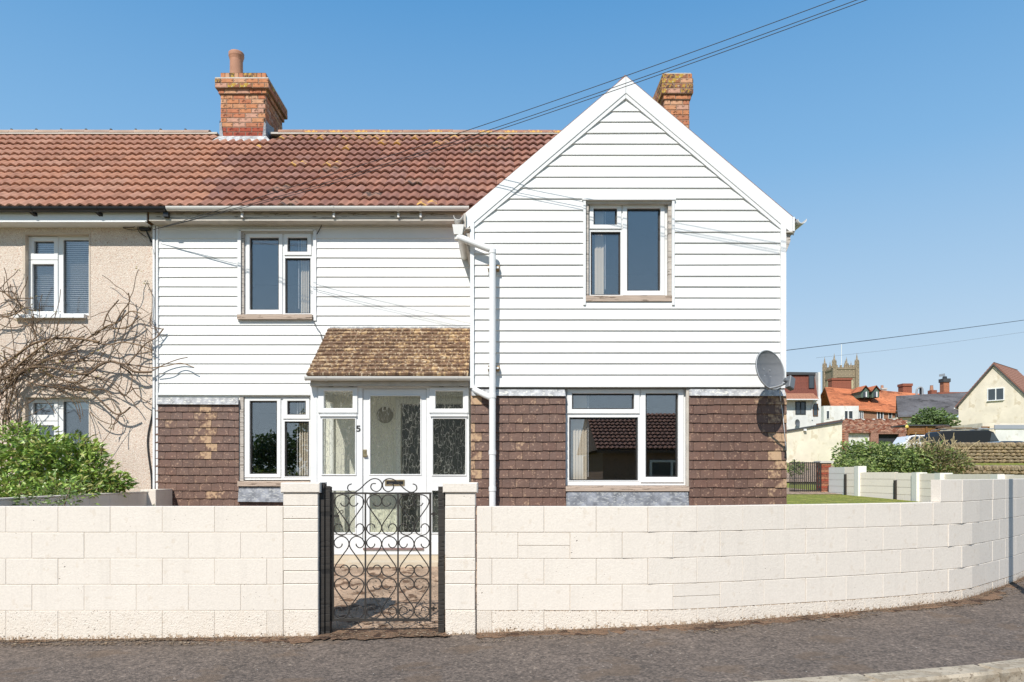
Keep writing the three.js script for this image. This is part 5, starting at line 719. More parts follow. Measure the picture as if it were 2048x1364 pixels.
stoneWall('low tumbled dry stone wall above the painted boundary wall', 'stone_wall', 1895, 2090, 28, 934, 949, 62);
structure('grass_bank', (() => { const q = []; for (let i = 0; i < 10; i++) { const a = lerp(17, 28, i / 10), b = lerp(17, 28, (i + 1) / 10); q.push([[a, 1.62, -28.3], [b, 1.62, -28.3], [b, 1.95, -33.9], [a, 1.95, -33.9]], [[a, .4, -28.2], [b, .4, -28.2], [b, 1.62, -28.3], [a, 1.62, -28.3]]); } return quads(q); })(), M.grass);
{
  const E = (px, py, Z, rx, ry, rz, n) => ({ p: [U(px, Z), V(py, Z), -Z], r: [rx, ry, rz], n }), green = [[.16, .24, .05], [.23, .32, .07], [.31, .39, .10], [.10, .15, .04], [.38, .43, .15]], dry = [[.22, .17, .08], [.30, .23, .11], [.13, .11, .05], [.36, .29, .15]];
  const h = thing('hedge', 'dense green garden hedge behind the painted boundary wall', 'hedge'); mesh('foliage', leaves([E(1700, 915, 28.5, .65, .68, .6, 1100), E(1735, 915, 28.5, .8, .72, .7, 1600), E(1770, 920, 28, .8, .75, .7, 1600), E(1805, 922, 27.5, .75, .72, .7, 1300), E(1725, 938, 27, .6, .4, .5, 600), E(1830, 928, 27.5, .6, .62, .6, 900), E(1690, 935, 28, .4, .5, .4, 400)], { seed: 71, len: .13, wid: .08, cols: green, up: .4, gap: .22 }), M.leafMatt, h).userData.kind = 'stuff'; stems([1700, 1740, 1775, 1810].map((p) => [[U(p, 28.4), .6, -28.4], [U(p, 28.4) + .1, 1.3, -28.4], [U(p, 28.4) - .1, 2.0, -28.4]]), .05, M.bark, 'trunk', h);
  const b = thing('dry_hedge', 'straggly hedge with dry tan twigs in front of the parked black van', 'hedge'); mesh('foliage', leaves([E(1845, 915, 27.6, .6, .62, .6, 800), E(1872, 915, 27.4, .62, .58, .5, 900), E(1900, 922, 27.2, .5, .46, .4, 560), E(1925, 925, 27.2, .32, .36, .3, 240)], { seed: 72, len: .19, wid: .05, cols: [...dry, ...dry, ...green], up: .7, gap: .2 }), M.leafMatt, b).userData.kind = 'stuff';
  const r = rng(5), tw = []; for (let i = 0; i < 90; i++) { const p = [U(1835 + r() * 105, 27.3), 1.5 + r() * .4, -27.2 - r()]; tw.push(tube([p, [p[0] + (r() - .5) * .5, p[1] + .4 + r() * .4, p[2]], [p[0] + (r() - .5) * 1.0, p[1] + .7 + .5 * r(), p[2]]], .012, 6, 4)); } mesh('twigs', tw, mat({ color: C(.46, .36, .2) }), b).userData.kind = 'stuff';
  const t = thing('bush', 'round light green bush in front of the slate roof', 'bush'); mesh('foliage', leaves([E(1862, 838, 74, 1.5, 1.2, 1.2, 900), E(1888, 845, 74, 1.3, .9, 1.2, 600), E(1842, 847, 74, 1.0, .8, 1, 400)], { seed: 73, len: .36, wid: .22, cols: [[.13, .21, .05], [.18, .26, .07], [.10, .16, .04]], up: .4, gap: .2 }), M.leafMatt, t).userData.kind = 'stuff'; stems([[[U(1865, 74), 3.4, -74], [U(1865, 74), 5, -74], [U(1868, 74), 7, -74]]], .12, M.bark, 'trunk', t);
  const s = thing('ivy_clump', 'small green shrub seen through the railing gate', 'shrub'); mesh('foliage', leaves([E(1592, 936, 42, .7, .45, .4, 300)], { seed: 74, len: .16, wid: .1, cols: green }), M.leafMatt, s).userData.kind = 'stuff'; stems([[[U(1592, 42), .8, -42], [U(1592, 42), 1.3, -42], [U(1593, 42), 1.8, -42]]], .03, M.bark, 'stem', s);
}
{ // lock-up garages and the cream wall beside them
  const Z = 60, c = thing('cream_outbuilding', 'long cream rendered outbuilding with a sloping flat roof behind the gate', 'building'), x0 = U(1555, Z), x1 = U(1684, Z);
  mesh('wall', extrude([[x0, 1.6], [x1, 1.6], [x1, V(845, Z)], [x0, V(866, Z)]], -Z - 5, -Z), BG.cream, c); mesh('roof_edge', hexa([[x0, V(866, Z), -Z - 5], [x1, V(845, Z), -Z - 5], [x1, V(842, Z), -Z - 5], [x0, V(863, Z), -Z - 5], [x0, V(866, Z), -Z + .15], [x1, V(845, Z), -Z + .15], [x1, V(841.5, Z), -Z + .15], [x0, V(862.5, Z), -Z + .15]]), BG.flat, c); mesh('security_lamp', box(U(1606, Z), U(1611, Z), V(862, Z), V(858, Z), -Z, -Z + .25), M.whitePaint, c);
  const g = thing('garage_block', 'pinkish brick lock-up garages with one white and two dark doors', 'garage'), G = 61, gx0 = U(1684, G), gx1 = U(1857, G), gb = hillY(G), D = [[1697, 1742, 866], [1757, 1798, 868], [1812, 1848, 868]];
  mesh('wall', extrude([[gx0, gb - .3], [gx1, gb - .3], [gx1, V(852, G)], [U(1812, G), V(852, G)], [U(1812, G), V(841, G)], [gx0, V(839, G)]], -G - 5, -G, D.map(([a, b, t]) => rect(U(a, G), gb - .2, U(b, G), V(t, G)))), BG.brickPink, g);
  D.forEach(([a, b, t], i) => { for (let k = 0; k < 7; k++) { const y = lerp(gb, V(t, G), k / 7), y2 = lerp(gb, V(t, G), (k + .94) / 7); mesh('door_slat', box(U(a, G), U(b, G), y, y2, -G - .35, -G - .3), i ? BG.dark : BG.white, g); } mesh('door_back', box(U(a, G), U(b, G), gb, V(t, G), -G - .42, -G - .36), BG.dark, g); });
  { const r = rng(8), sets = [[], [], []]; for (let y = 0; y < 11; y++) for (let x = 0; x < 26; x++) { const bx = gx0 + x * .225 + (y % 2) * .11, by = V(866, G) + .04 + y * .105; if (bx > U(1810, G) || by > V(841, G)) continue; sets[Math.floor(r() * 3)].push(box(bx, bx + .2, by, by + .085, -G, -G + .015 + .02 * r())); } sets.forEach((s, i) => { mesh('brickwork', s, [BG.brickPink, BG.brickRed, M.brick[5]][i], g).userData.kind = 'stuff'; }); for (let k = 0; k < 18; k++) mesh('coping_brick', box(gx0 + k * .285, gx0 + k * .285 + .2, V(840, G), V(838, G) + .03 * (k % 2), -G - .3, -G + .06), k % 3 ? BG.brickRed : M.mortarPale, g); for (let k = 0; k < 14; k++) mesh('quoin_brick', box(gx0 - (k % 2 ? .12 : .02), gx0 + .2, gb + k * .2, gb + k * .2 + .1, -G, -G + .05), M.brick[4], g); }
  const f = thing('timber_shelter', 'orange-brown timber shelter with horizontal boards beside the garages', 'shelter'), Q = 58; for (let k = 0; k < 4; k++) mesh('board', box(U(1813, Q), U(1893, Q), V(868 - k * 4, Q), V(864.6 - k * 4, Q), -Q, -Q + .05), BG.timber, f); for (const p of [1814, 1850, 1880]) mesh('post', box(U(p, Q), U(p + 3, Q), 2.6, V(851, Q), -Q, -Q + .12), BG.timber, f); mesh('roof_sheet', box(U(1808, Q), U(1896, Q), V(852, Q), V(849.5, Q), -Q - 2, -Q + .2), BG.flat, f);
  tag(mesh('yellow_ball', planar(new THREE.SphereGeometry(.14, 14, 10).scale(1, 1, .5).translate(U(1811, Q), V(853.5, Q), -Q + .2)), mat({ color: C(.75, .55, .12), roughness: .5 })), 'small round yellow float hung on the end of the timber shelter', 'float');
}
function car(label, name, px0, px1, Z, yTop, body, opt = {}) {   // a parked car or van seen side-on
  const v = thing(name, label, opt.cat ?? 'car'), l = U(px1, Z) - U(px0, Z), yt = V(yTop, Z), h = opt.h ?? 1.45, y = yt - h, x = U(px0, Z), f = opt.flip ? (t) => x + l * (1 - t) : (t) => x + l * t, van = !!opt.van;
  const prof = van ? [[0, .30], [0, .80], [.02, .93], [.06, .97], [.72, 1], [.80, .93], [.88, .62], [.99, .5], [1, .3]] : [[0, .32], [.01, .60], [.12, .66], [.22, .95], [.32, 1], [.58, 1], [.66, .95], [.80, .66], [.97, .58], [1, .32]];
  const pts = prof.map(([t, u]) => [f(t), y + u * h]); mesh('body', extrude(opt.flip ? pts.reverse() : pts, -Z - 1.7, -Z, [], .05), body, v);
  const win = van ? [[[.74, .64], [.76, .92], [.79, .90], [.87, .64]]] : [[[.17, .68], [.25, .92], [.40, .94], [.40, .68]], [[.43, .68], [.43, .94], [.58, .94], [.66, .88], [.74, .68]]];
  for (const w of win) { const q = w.map(([t, u]) => [f(t), y + u * h]); mesh('side_window', extrude(opt.flip ? q : q.reverse(), -Z - .02, -Z + .008), farGlass, v); }
  for (const t of [.18, .82]) { const wh = part('wheel', v); wh.position.set(f(t), y + .16 * h + .04, -Z - .05); mesh('tyre', planar(new THREE.CylinderGeometry(.31, .31, .2, 20).rotateX(Math.PI / 2)), M.black, wh); mesh('rim', planar(new THREE.CylinderGeometry(.19, .19, .22, 16).rotateX(Math.PI / 2)), M.dishRim, wh); }
  mesh('door_seam', box(f(.42) - .006, f(.42) + .006, y + .36 * h, y + .9 * h, -Z - .01, -Z + .004), M.black, v);
  if (opt.rack) { for (const t of [.1, .4, .68]) mesh('roof_bar', box(f(t) - .03, f(t) + .03, yt + .06, yt + .1, -Z - 1.6, -Z - .1), M.dishRim, v); }
  return v;
}
car('white parked car by the brick garages, half hidden by the hedge', 'parked_car', 1800, 1893, 50, 870, phys({ color: C(.72, .72, .72), roughness: .25, clearcoat: 1 }));
const van = car('black parked van with long loads on its roof rack', 'parked_van', 1878, 2016, 47, 860, phys({ color: C(.012, .012, .014), roughness: .4 }), { van: true, h: 1.95, cat: 'van', rack: true });
for (const [k, l, m, a, b, dy, dz] of [[0, 'thin pale plank lying on the roof rack of the black van', mat({ color: C(.45, .38, .28), map: T.wood }), 1888, 1965, .10, -.5], [1, 'grey ladder rail lying along the whole roof rack of the black van', M.dishRim, 1900, 2005, .10, -.9], [2, 'bundle of brown sacking on the back of the van roof rack', mat({ color: C(.26, .18, .14), map: T.stone, bumpMap: T.rough, bumpScale: .05 }), 1892, 1930, .10, -1.3]]) { const Z = 47, y = V(860, Z) + dy; tag(mesh('roof_load', k === 2 ? planar(new THREE.SphereGeometry(.5, 16, 10).scale(1.1, .32, .6).translate((U(a, Z) + U(b, Z)) / 2, y + .14, -Z + dz)) : merge([box(U(a, Z), U(b, Z), y, y + .06, -Z + dz - .12, -Z + dz + .12), box(U(a, Z) + .3, U(b, Z) - .4, y + .06, y + .10, -Z + dz - .08, -Z + dz + .08)]), m), l, 'roof load'); }
car('dark blue parked car in front of the black van', 'parked_car', 1952, 2085, 42, 882, phys({ color: C(.02, .028, .04), roughness: .2, clearcoat: 1 }), { flip: true });
{ // rendered bungalow seen at an angle
  const b = thing('gabled_bungalow', 'beige rendered gabled house with a red-brown tiled roof and white garage door', 'house'), Z = 74, cx = U(1988, Z), Y = (p) => V(p, Z), g = new THREE.Group(); const hw = 3.2, e = Y(726) - 3.9, q = hillY(Z) - .4;
  const turn = -.86, put = (o) => { o.position.set(cx, 0, -Z); o.rotation.y = turn; return o; };
  put(mesh('wall', extrude([[-hw, q], [hw, q], [hw, e], [0, Y(731)], [-hw, e]], -8, 0, []), BG.beige, b));
  for (const s of [-1, 1]) { const o = .3, dx = hw + o, yy = e - .35, T2 = Y(726) + .02; const a = [[0, T2 - .12, -8.3], [s * dx, yy - .12, -8.3], [s * dx, yy, -8.3], [0, T2, -8.3], [0, T2 - .12, .22], [s * dx, yy - .12, .22], [s * dx, yy, .22], [0, T2, .22]]; put(mesh('roof_slope', quads([[a[4], a[5], a[6], a[7]], [a[7], a[6], a[2], a[3]], [a[5], a[1], a[2], a[6]], [a[0], a[1], a[5], a[4]], [a[1], a[0], a[3], a[2]]]), M.roofOld[1], b)); put(mesh('bargeboard', quads([[[0, T2 - .12, .23], [s * dx, yy - .12, .23], [s * dx, yy - .28, .23], [0, T2 - .30, .23]]]), BG.flat, b)); const strips = []; for (let k = 0; k < 16; k++) { const t = (k + .2) / 16, y0 = lerp(yy, T2, t) + .01, x0 = lerp(s * dx, 0, t); strips.push(quads([[[x0, y0, .2], [x0, y0 + .035, .2], [x0, y0 + .035, -8.2], [x0, y0, -8.2]], [[x0, y0 + .035, .2], [lerp(s * dx, 0, t + .0625), lerp(yy, T2, t + .0625) + .005, .2], [lerp(s * dx, 0, t + .0625), lerp(yy, T2, t + .0625) + .005, -8.2], [x0, y0 + .035, -8.2]]])); } put(mesh('tile_courses', strips, M.roofOld[2], b)); put(mesh('eaves_gutter', box(s * dx - .06, s * dx + .06, yy - .2, yy - .08, -8.2, .25), M.whitePaint, b)); }
  const w = bgWindow(b, 0, 0, 0, 1.5, 1.3, 2); w.position.set(cx + Math.cos(turn) * .15, Y(789), -Z - Math.sin(turn) * .15); w.translateZ(.02); w.rotation.y = turn; put(mesh('window_sill', box(-.6, .85, Y(789) - .66, Y(789) - .58, 0, .16), M.whitePaint, b));
  const k = thing('garage', 'white up-and-over garage door under a grey lintel below the beige gable', 'garage'), G = 52; mesh('wall', box(U(1965, G), U(2110, G), hillY(G) - .3, V(846, G), -G - 5, -G), BG.beige, k); mesh('garage_door', box(U(1990, G), U(2075, G), hillY(G), V(858, G), -G, -G + .05), BG.white, k); mesh('lintel', box(U(1988, G), U(2080, G), V(858, G), V(850, G), -G, -G + .10), mat({ color: C(.30, .32, .36) }), k); mesh('timber_plate', box(U(1962, G), U(1978, G), V(858, G), V(853, G), -G, -G + .08), BG.timber, k);
}
{ // white house with a brown mansard
  const Z = 70, h = thing('mansard_house', 'white rendered house with a dark red tiled mansard storey', 'house'), x0 = U(1520, Z), x1 = U(1642, Z), yb = hillY(Z) - .3; mesh('wall', box(x0, x1, yb, V(797, Z), -Z - 6, -Z), BG.white, h);
  mesh('mansard', hexa([[x0, V(797, Z), -Z - 6], [U(1638, Z), V(797, Z), -Z - 6], [U(1638, Z), V(748, Z), -Z - 6], [x0, V(748, Z), -Z - 6], [x0, V(797, Z), -Z - .2], [U(1638, Z), V(797, Z), -Z - .2], [U(1637, Z), V(748, Z), -Z - .9], [x0, V(748, Z), -Z - .9]]), BG.brown, h); mesh('gable_upstand', box(U(1637.5, Z), x1, V(800, Z), V(744, Z), -Z - 6, -Z - .1), BG.white, h);
  mesh('flat_roof', hexa([[x0, V(748, Z), -Z - 6.2], [U(1644, Z), V(748, Z), -Z - 6.2], [U(1644, Z), V(743, Z), -Z - 6.2], [x0, V(742, Z), -Z - 6.2], [x0, V(748, Z), -Z - .7], [U(1644, Z), V(747, Z), -Z - .7], [U(1644, Z), V(742.5, Z), -Z - .7], [x0, V(741, Z), -Z - .7]]), BG.flat, h);
  mesh('pent_roof', hexa([[x0, V(799, Z), -Z], [U(1628, Z), V(799, Z), -Z], [U(1624, Z), V(787, Z), -Z], [x0, V(787, Z), -Z], [x0, V(800, Z), -Z + .8], [U(1632, Z), V(800, Z), -Z + .8], [U(1626, Z), V(787, Z), -Z + .1], [x0, V(787, Z), -Z + .1]]), brickMat(.42, .2, .13), h); mesh('gutter', box(x0, U(1632, Z), V(801.5, Z), V(799.5, Z), -Z + .7, -Z + .85), M.whitePaint, h); mesh('downpipe', tube([[U(1629, Z), V(801, Z), -Z + .7], [U(1627, Z), V(806, Z), -Z + .1], [U(1624, Z), V(812, Z), -Z + .06], [U(1624, Z), V(840, Z), -Z + .06]], .06), M.whitePaint, h);
  bgWindow(h, U(1601, Z), V(816, Z), -Z, 1.0, 1.25, 2, 0, BG.dark); bgWindow(h, U(1630.5, Z), V(820, Z), -Z, .5, 1.2, 1, 0, BG.timber); bgWindow(h, U(1627, Z), V(762, Z), -Z - .45, .55, 1.3, 1, 0, BG.dark);
  const st = part('chimney', h); mesh('stack', box(U(1572, Z), U(1582.5, Z), V(745, Z), V(718, Z), -Z - 3, -Z - 2.4), BG.brickRed, st); mesh('oversail', box(U(1571, Z), U(1583.5, Z), V(719, Z), V(715, Z), -Z - 3.05, -Z - 2.35), M.mortarPale, st); mesh('chimney_pot', lathe([[.14, 0], [.16, 0], [.13, .5], [.15, .55]], 10).translate(U(1576, Z), V(715, Z), -Z - 2.7), M.clay, st); mesh('cowl', lathe([[0, .25], [.18, .1], [.14, 0]], 10).translate(U(1576, Z), V(706, Z), -Z - 2.7), BG.dark, st);
  const sd = thing('satellite_dish', 'small dark satellite dish low on the white mansard house', 'satellite dish'); mesh('reflector', lathe([[0, 0], [.2, .02], [.34, .09], [.34, .11], [.2, .04], [0, .02]], 18).rotateX(Math.PI / 2).rotateY(.5).translate(U(1591, Z), V(846, Z), -Z + .25), M.plastic, sd); mesh('bracket', tube([[U(1591, Z), V(846, Z), -Z + .25], [U(1593, Z), V(848, Z), -Z]], .03), M.plastic, sd);
}
{ // terrace with orange clay roofs
  const h = thing('orange_roofed_terrace', 'brick terrace under an orange clay-tiled roof with two green dormers', 'house'), Z = 92, R2 = 98, yb = hillY(Z) - .5, P = (px, py, z) => [U(px, z), V(py, z), -z];
  mesh('wall', box(U(1714, Z), U(1812, Z), yb, V(821, Z), -Z - 6, -Z - .3), brickMat(.36, .20, .13), h); mesh('rendered_wall', box(U(1646, Z), U(1716, Z), yb, V(812, Z), -Z - 5, -Z + .2), BG.white, h);
  const slab = (n, a, b, c, d, m) => { const t = .18, dn = (p) => [p[0], p[1] - t, p[2]]; mesh(n, hexa([dn(d), dn(c), c, d, dn(a), dn(b), b, a].map((x) => x)), m, h); };
  { const a = P(1662, 813, Z), b = P(1818, 825, Z), c = P(1868, 791, R2), d = P(1650, 774, R2), lo = (p) => [p[0], p[1] - .2, p[2]]; mesh('roof_slope', quads([[a, b, c, d], [lo(b), lo(a), lo(d), lo(c)], [lo(a), lo(b), b, a], [lo(b), lo(c), c, b], [lo(d), lo(a), a, d]]), BG.orange, h); const cs = []; for (let k = 1; k < 15; k++) { const t = k / 15, L = a.map((v, i) => lerp(v, d[i], t)), R3 = b.map((v, i) => lerp(v, c[i], t)); cs.push(quads([[[L[0], L[1], L[2]], [R3[0], R3[1], R3[2]], [R3[0], R3[1] + .06, R3[2]], [L[0], L[1] + .06, L[2]]]])); } mesh('tile_courses', cs, BG.orange2, h); const bk = [P(1868, 791, R2), P(1650, 774, R2)]; mesh('rear_slope', quads([[bk[1], bk[0], [bk[0][0], bk[0][1] - 4, -R2 - 6], [bk[1][0], bk[1][1] - 4, -R2 - 6]]]), BG.orange2, h); }
  mesh('ridge_wing', quads([[P(1752, 800, 95), P(1826, 822, 93), P(1890, 792, 97), P(1755, 780, 97)], [P(1755, 780, 97), P(1890, 792, 97), P(1890, 830, 103), P(1755, 820, 103)], [P(1826, 822, 93), P(1890, 830, 103), P(1890, 792, 97)]]), BG.orange, h);
  for (const [a, b, n] of [[1651, 1657, 1], [1687, 1694, 1], [1695, 1704, 1], [1716.5, 1728.5, 3], [1756, 1769, 2], [1779, 1786, 1]]) bgWindow(h, U((a + b) / 2, Z), V(830, Z), a < 1714 ? -Z + .22 : -Z - .28, U(b, Z) - U(a, Z), 1.05, n);
  mesh('downpipe', tube([[U(1797, Z), V(815, Z), -Z + .1], [U(1794, Z), V(822, Z), -Z - .1], [U(1794, Z), V(842, Z), -Z - .1]], .07), M.whitePaint, h);
  for (const [cx, w] of [[1730, 8], [1751, 7.5]]) { const d = part('dormer', h), z = 93.6; mesh('dormer_face', extrude([[U(cx - w, z), V(795, z)], [U(cx + w, z), V(795, z)], [U(cx + w, z), V(782, z)], [U(cx, z), V(773, z)], [U(cx - w, z), V(782, z)]], -z - 2.4, -z), mat({ color: C(.10, .16, .12), map: T.speck }), d); mesh('dormer_pane', box(U(cx - 4, z), U(cx + 4, z), V(794, z), V(783.5, z), -z, -z + .06), farGlass, d); mesh('dormer_mullion', box(U(cx + .8, z), U(cx + 3.2, z), V(794, z), V(783.5, z), -z + .04, -z + .1), M.whitePaint, d); for (const s of [-1, 1]) mesh('dormer_roof', quads([[[U(cx, z), V(771, z), -z + .3], [U(cx + s * (w + 2), z), V(783, z), -z + .3], [U(cx + s * (w + 2), z), V(783, z), -z - 2.6], [U(cx, z), V(771, z), -z - 2.6]]]), BG.orange2, d); }
  const stack = (x0, x1, y0, y1, z, m, cap) => { const c = part('chimney', h); mesh('stack', box(U(x0, z), U(x1, z), V(y1, z), V(y0, z), -z - 1.2, -z), m, c); mesh('oversail', box(U(x0 - 1, z), U(x1 + 1, z), V(y0 + cap, z), V(y0 - 1, z), -z - 1.3, -z + .1), m, c); return c; };
  stack(1664, 1703, 757, 790, 99, BG.brickRed, 3); stack(1806, 1824, 768, 790, 98, BG.brickRed, 4); const pc = stack(1764, 1773, 777, 790, 99, M.mortarPale, 2); mesh('chimney_pot', lathe([[.16, 0], [.2, 0], [.17, .5]], 10).translate(U(1768, 99), V(777, 99), -99.5), M.clay, pc);
}
{
  const h = thing('slate_roofed_house', 'low building under a dark grey slate roof with a tall brick chimney', 'house'), Z = 80, P = (px, py, z) => [U(px, z), V(py, z), -z];
  mesh('roof_slope', quads([[P(1796, 834, Z), P(1945, 828, Z), P(1945, 783, 87), P(1792, 792, 87)], [P(1792, 792, 87), P(1945, 783, 87), P(1945, 815, 93), P(1792, 825, 93)]]), BG.slate, h); { const cs = []; for (let k = 1; k < 18; k++) { const t = k / 18, L = P(1796, 834, Z).map((v, i) => lerp(v, P(1792, 792, 87)[i], t)), Q = P(1945, 828, Z).map((v, i) => lerp(v, P(1945, 783, 87)[i], t)); cs.push(quads([[L, Q, [Q[0], Q[1] + .035, Q[2]], [L[0], L[1] + .035, L[2]]]])); } mesh('slate_courses', cs, BG.flat, h); } mesh('ridge_tiles', box(U(1875, 87), U(1940, 87), V(788, 87), V(784.5, 87), -87.2, -86.8), BG.brickRed, h); mesh('wall', box(U(1798, Z), U(1945, Z), hillY(Z), V(834, Z), -Z - 8, -Z - .5), BG.beige, h);
  const c = part('chimney', h), z = 88; mesh('stack', box(U(1887.5, z), U(1899, z), V(795, z), V(762, z), -z - .8, -z), M.brick[4], c); mesh('oversail', box(U(1886, z), U(1900.5, z), V(764, z), V(757, z), -z - .9, -z + .1), BG.flat, c); mesh('chimney_pot', lathe([[.2, 0], [.26, 0], [.22, .3]], 12).translate(U(1893.5, z), V(757, z), -z - .4), BG.dark, c);
  const c2 = part('chimney', h); mesh('stack', box(U(1863, z), U(1874, z), V(792, z), V(780, z), -z - .8, -z), BG.brickRed, c2); mesh('chimney_pot', lathe([[.17, 0], [.22, 0], [.17, .55], [.2, .6]], 10).translate(U(1867, z), V(780, z), -z - .4), M.clay, c2);
  const a = thing('television_aerial', 'thin television aerial on the tall chimney above the slate roof', 'aerial'); mesh('mast', tube([[U(1893, z), V(758, z), -z - .4], [U(1891, z), V(746, z), -z - .4]], .03), M.dishRim, a); for (let k = 0; k < 6; k++) mesh('element', box(U(1883 + k * 2, z), U(1883 + k * 2, z) + .03, V(752.5 - k * .3, z), V(747.5 - k * .3, z), -z - .45, -z - .35), M.dishRim, a); mesh('boom', box(U(1882, z), U(1895, z), V(750.5, z), V(749.8, z), -z - .43, -z - .38), M.dishRim, a);
  const cw = thing('roof_flue', 'curved metal flue pipe standing on the slate ridge', 'flue'); mesh('flue_pipe', tube([[U(1833, z), V(790, z), -z], [U(1834, z), V(779, z), -z], [U(1838, z), V(775, z), -z], [U(1843, z), V(775, z), -z], [U(1845, z), V(780, z), -z], [U(1845, z), V(792, z), -z]], .12, 30, 8), M.dishRim, cw); mesh('flue_box', box(U(1842.5, z), U(1847, z), V(792, z), V(776, z), -z - .4, -z - .1), BG.dark, cw);
}
{ // church tower
  const Z = 220, t = thing('church_tower', 'distant stone church tower with pinnacles, battlements and a flagpole', 'church'), s = 6.7, top = V(741, Z), g = part('tower', t); g.position.set(U(1681, Z), 0, -Z); g.rotation.y = -.02; const hs = s / 2, base = 14;
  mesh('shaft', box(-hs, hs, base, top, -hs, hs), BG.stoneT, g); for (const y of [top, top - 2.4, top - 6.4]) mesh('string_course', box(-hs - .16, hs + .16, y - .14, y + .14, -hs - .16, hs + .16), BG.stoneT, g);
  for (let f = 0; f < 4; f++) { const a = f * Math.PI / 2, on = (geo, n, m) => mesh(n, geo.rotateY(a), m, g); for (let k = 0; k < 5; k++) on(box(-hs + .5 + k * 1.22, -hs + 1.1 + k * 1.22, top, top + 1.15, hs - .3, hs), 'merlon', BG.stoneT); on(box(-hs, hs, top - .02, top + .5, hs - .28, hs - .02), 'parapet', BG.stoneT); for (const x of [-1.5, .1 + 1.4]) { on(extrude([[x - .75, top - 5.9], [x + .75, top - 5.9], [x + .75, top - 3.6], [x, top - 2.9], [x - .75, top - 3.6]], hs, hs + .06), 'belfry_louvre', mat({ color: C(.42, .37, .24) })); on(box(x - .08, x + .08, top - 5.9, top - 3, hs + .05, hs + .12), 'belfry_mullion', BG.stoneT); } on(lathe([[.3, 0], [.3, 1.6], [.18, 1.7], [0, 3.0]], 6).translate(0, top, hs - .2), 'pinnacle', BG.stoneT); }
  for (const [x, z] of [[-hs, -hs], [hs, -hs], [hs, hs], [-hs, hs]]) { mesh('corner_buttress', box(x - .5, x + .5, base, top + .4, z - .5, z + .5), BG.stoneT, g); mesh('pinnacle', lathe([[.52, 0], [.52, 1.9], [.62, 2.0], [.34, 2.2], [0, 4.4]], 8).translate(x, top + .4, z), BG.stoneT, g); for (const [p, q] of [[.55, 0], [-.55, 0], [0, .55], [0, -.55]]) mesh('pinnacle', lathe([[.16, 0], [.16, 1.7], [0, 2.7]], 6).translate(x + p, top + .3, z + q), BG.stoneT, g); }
  mesh('flagpole', planar(new THREE.CylinderGeometry(.09, .11, 8, 8).translate(.3, top + 4, 0)), M.whitePaint, g);
}
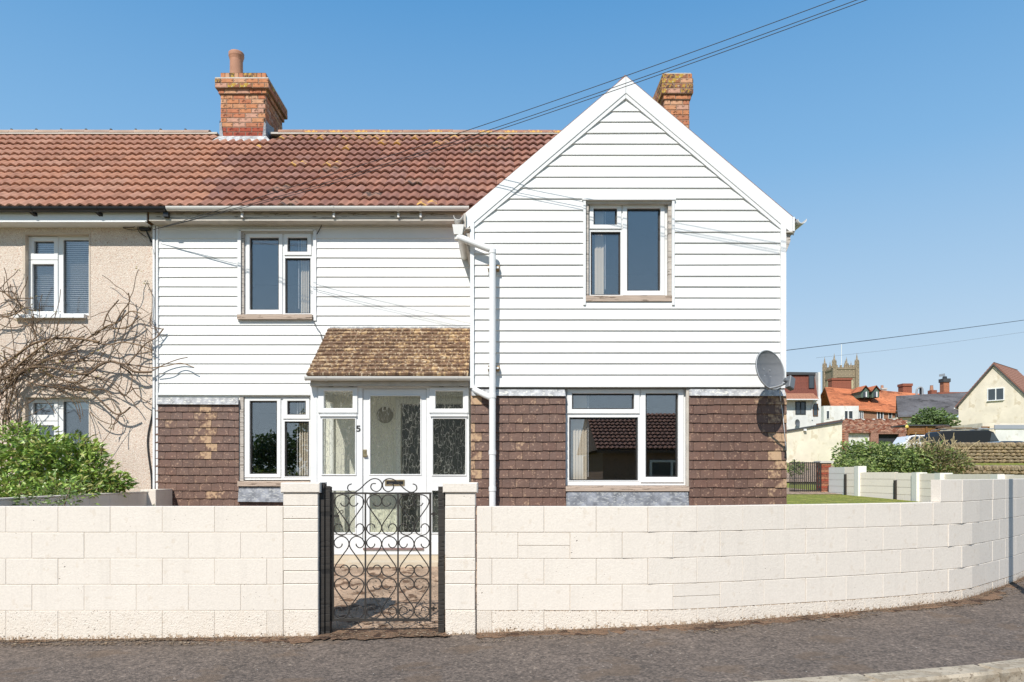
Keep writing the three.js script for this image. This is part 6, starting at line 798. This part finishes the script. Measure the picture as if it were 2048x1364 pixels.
// ---------------------------------------------------------------- across the road, behind the camera: what the windows mirror
{
  const b = thing('bungalow', 'low brown-tiled bungalow across the road', 'house'), z = 11.5, x0 = 4.2, x1 = 16; mesh('wall', box(x0, x1, -.3, 2.35, z, z + 7), brickMat(.30, .19, .14), b);
  { const e = 2.4, r = 4.15, q = []; const A = [x0 - .3, e, z - .3], B = [x1 + .3, e, z - .3], Cc = [x1 + .3, r, z + 3.4], D = [x0 - .3, r, z + 3.4], E2 = [x0 - .3, e, z + 7.3], F2 = [x1 + .3, e, z + 7.3], lo = (p) => [p[0], p[1] - .12, p[2]]; q.push([B, A, D, Cc], [D, E2, F2, Cc], [lo(A), lo(B), B, A], [A, E2, D], [B, Cc, F2]); mesh('roof', quads(q), roofMat(.13, .085, .065), b); for (let i = 0; i < 11; i++) for (let k = 0; k < 30; k++) { if (k > 17) continue; const t = i / 11, m = mesh('roof_tile', rollTile[(i + k) % 4], pick([M.roofOld[3], M.roofOld[1], M.roofOld[0]]), b); m.position.set(x0 - .1 + k * .39, lerp(e, r, t) + .02, lerp(z - .3, z + 3.4, t)); m.scale.set(1.38, 1.0, 1.3); m.rotation.set(0, Math.PI, 0); m.rotateX(-(Math.PI / 2 - Math.atan2(r - e, 3.7))); } }
  bgWindow(b, 7, 1.4, z, 1.8, 1.2, 2, Math.PI); bgWindow(b, 11.5, 1.4, z, 1.8, 1.2, 2, Math.PI); mesh('front_door', box(9, 9.9, -.1, 2.0, z - .05, z), BG.white, b);
  const E = (x, y, zz, rx, ry, rz, n) => ({ p: [x, y, zz], r: [rx, ry, rz], n }), cols = [[.08, .14, .03], [.12, .19, .05], [.06, .10, .03]];
  const h = thing('roadside_hedge', 'yellow-green clipped hedge across the road', 'hedge'); mesh('foliage', leaves([E(-12.5, .9, 13.5, 1.6, 1.0, .8, 1100), E(-10, .8, 13.5, 1.6, .9, .8, 1000), E(-15, .8, 13.5, 1.4, .9, .8, 700)], { seed: 81, len: .16, wid: .1, cols: [[.24, .28, .05], [.30, .34, .07], [.18, .24, .05]] }), M.leafMatt, h).userData.kind = 'stuff'; stems([-15, -12.5, -10].map((x) => [[x, -.3, 13.6], [x, .4, 13.6], [x + .1, 1, 13.6]]), .04, M.bark, 'stem', h);
  [['tree', 'broad dark green tree across the road behind the hedge', -12.5, 2.3, 17, 2.0, 1.3, 1900], ['tree', 'taller slender tree across the road behind the hedge', -9.4, 3.2, 16.5, 1.3, 1.9, 1700], ['tree', 'small round tree at the far end of the hedge across the road', -16.5, 2.0, 17, 1.7, 1.2, 1200]].forEach(([n, l, x, y, zz, rx, ry, k], i) => { const t = thing(n, l, 'tree', 'trees across the road'); mesh('crown', leaves([E(x, y, zz, rx, ry, rx * .8, k), E(x + rx * .4, y + ry * .3, zz, rx * .6, ry * .7, rx * .6, k >> 1)], { seed: 91 + i, len: .24, wid: .15, cols, gap: .25 }), M.leafMatt, t).userData.kind = 'stuff'; mesh('trunk', tube([[x, -.3, zz], [x + .05, y * .5, zz], [x - .05, y, zz], [x + .1, y + ry * .6, zz]], .09, 10, 7), M.bark, t); });
}
// ---------------------------------------------------------------- every thing's origin at its base
for (const o of [...scene.children]) {
  if (!o.isGroup || o.userData.kind) continue;
  const b = new THREE.Box3().setFromObject(o); if (b.isEmpty()) continue;
  const c = new THREE.Vector3((b.min.x + b.max.x) / 2, b.min.y, (b.min.z + b.max.z) / 2); o.position.copy(c); for (const k of o.children) k.position.sub(c);
}
renderer.setSize(1024, 682);
renderer.render(scene, camera);
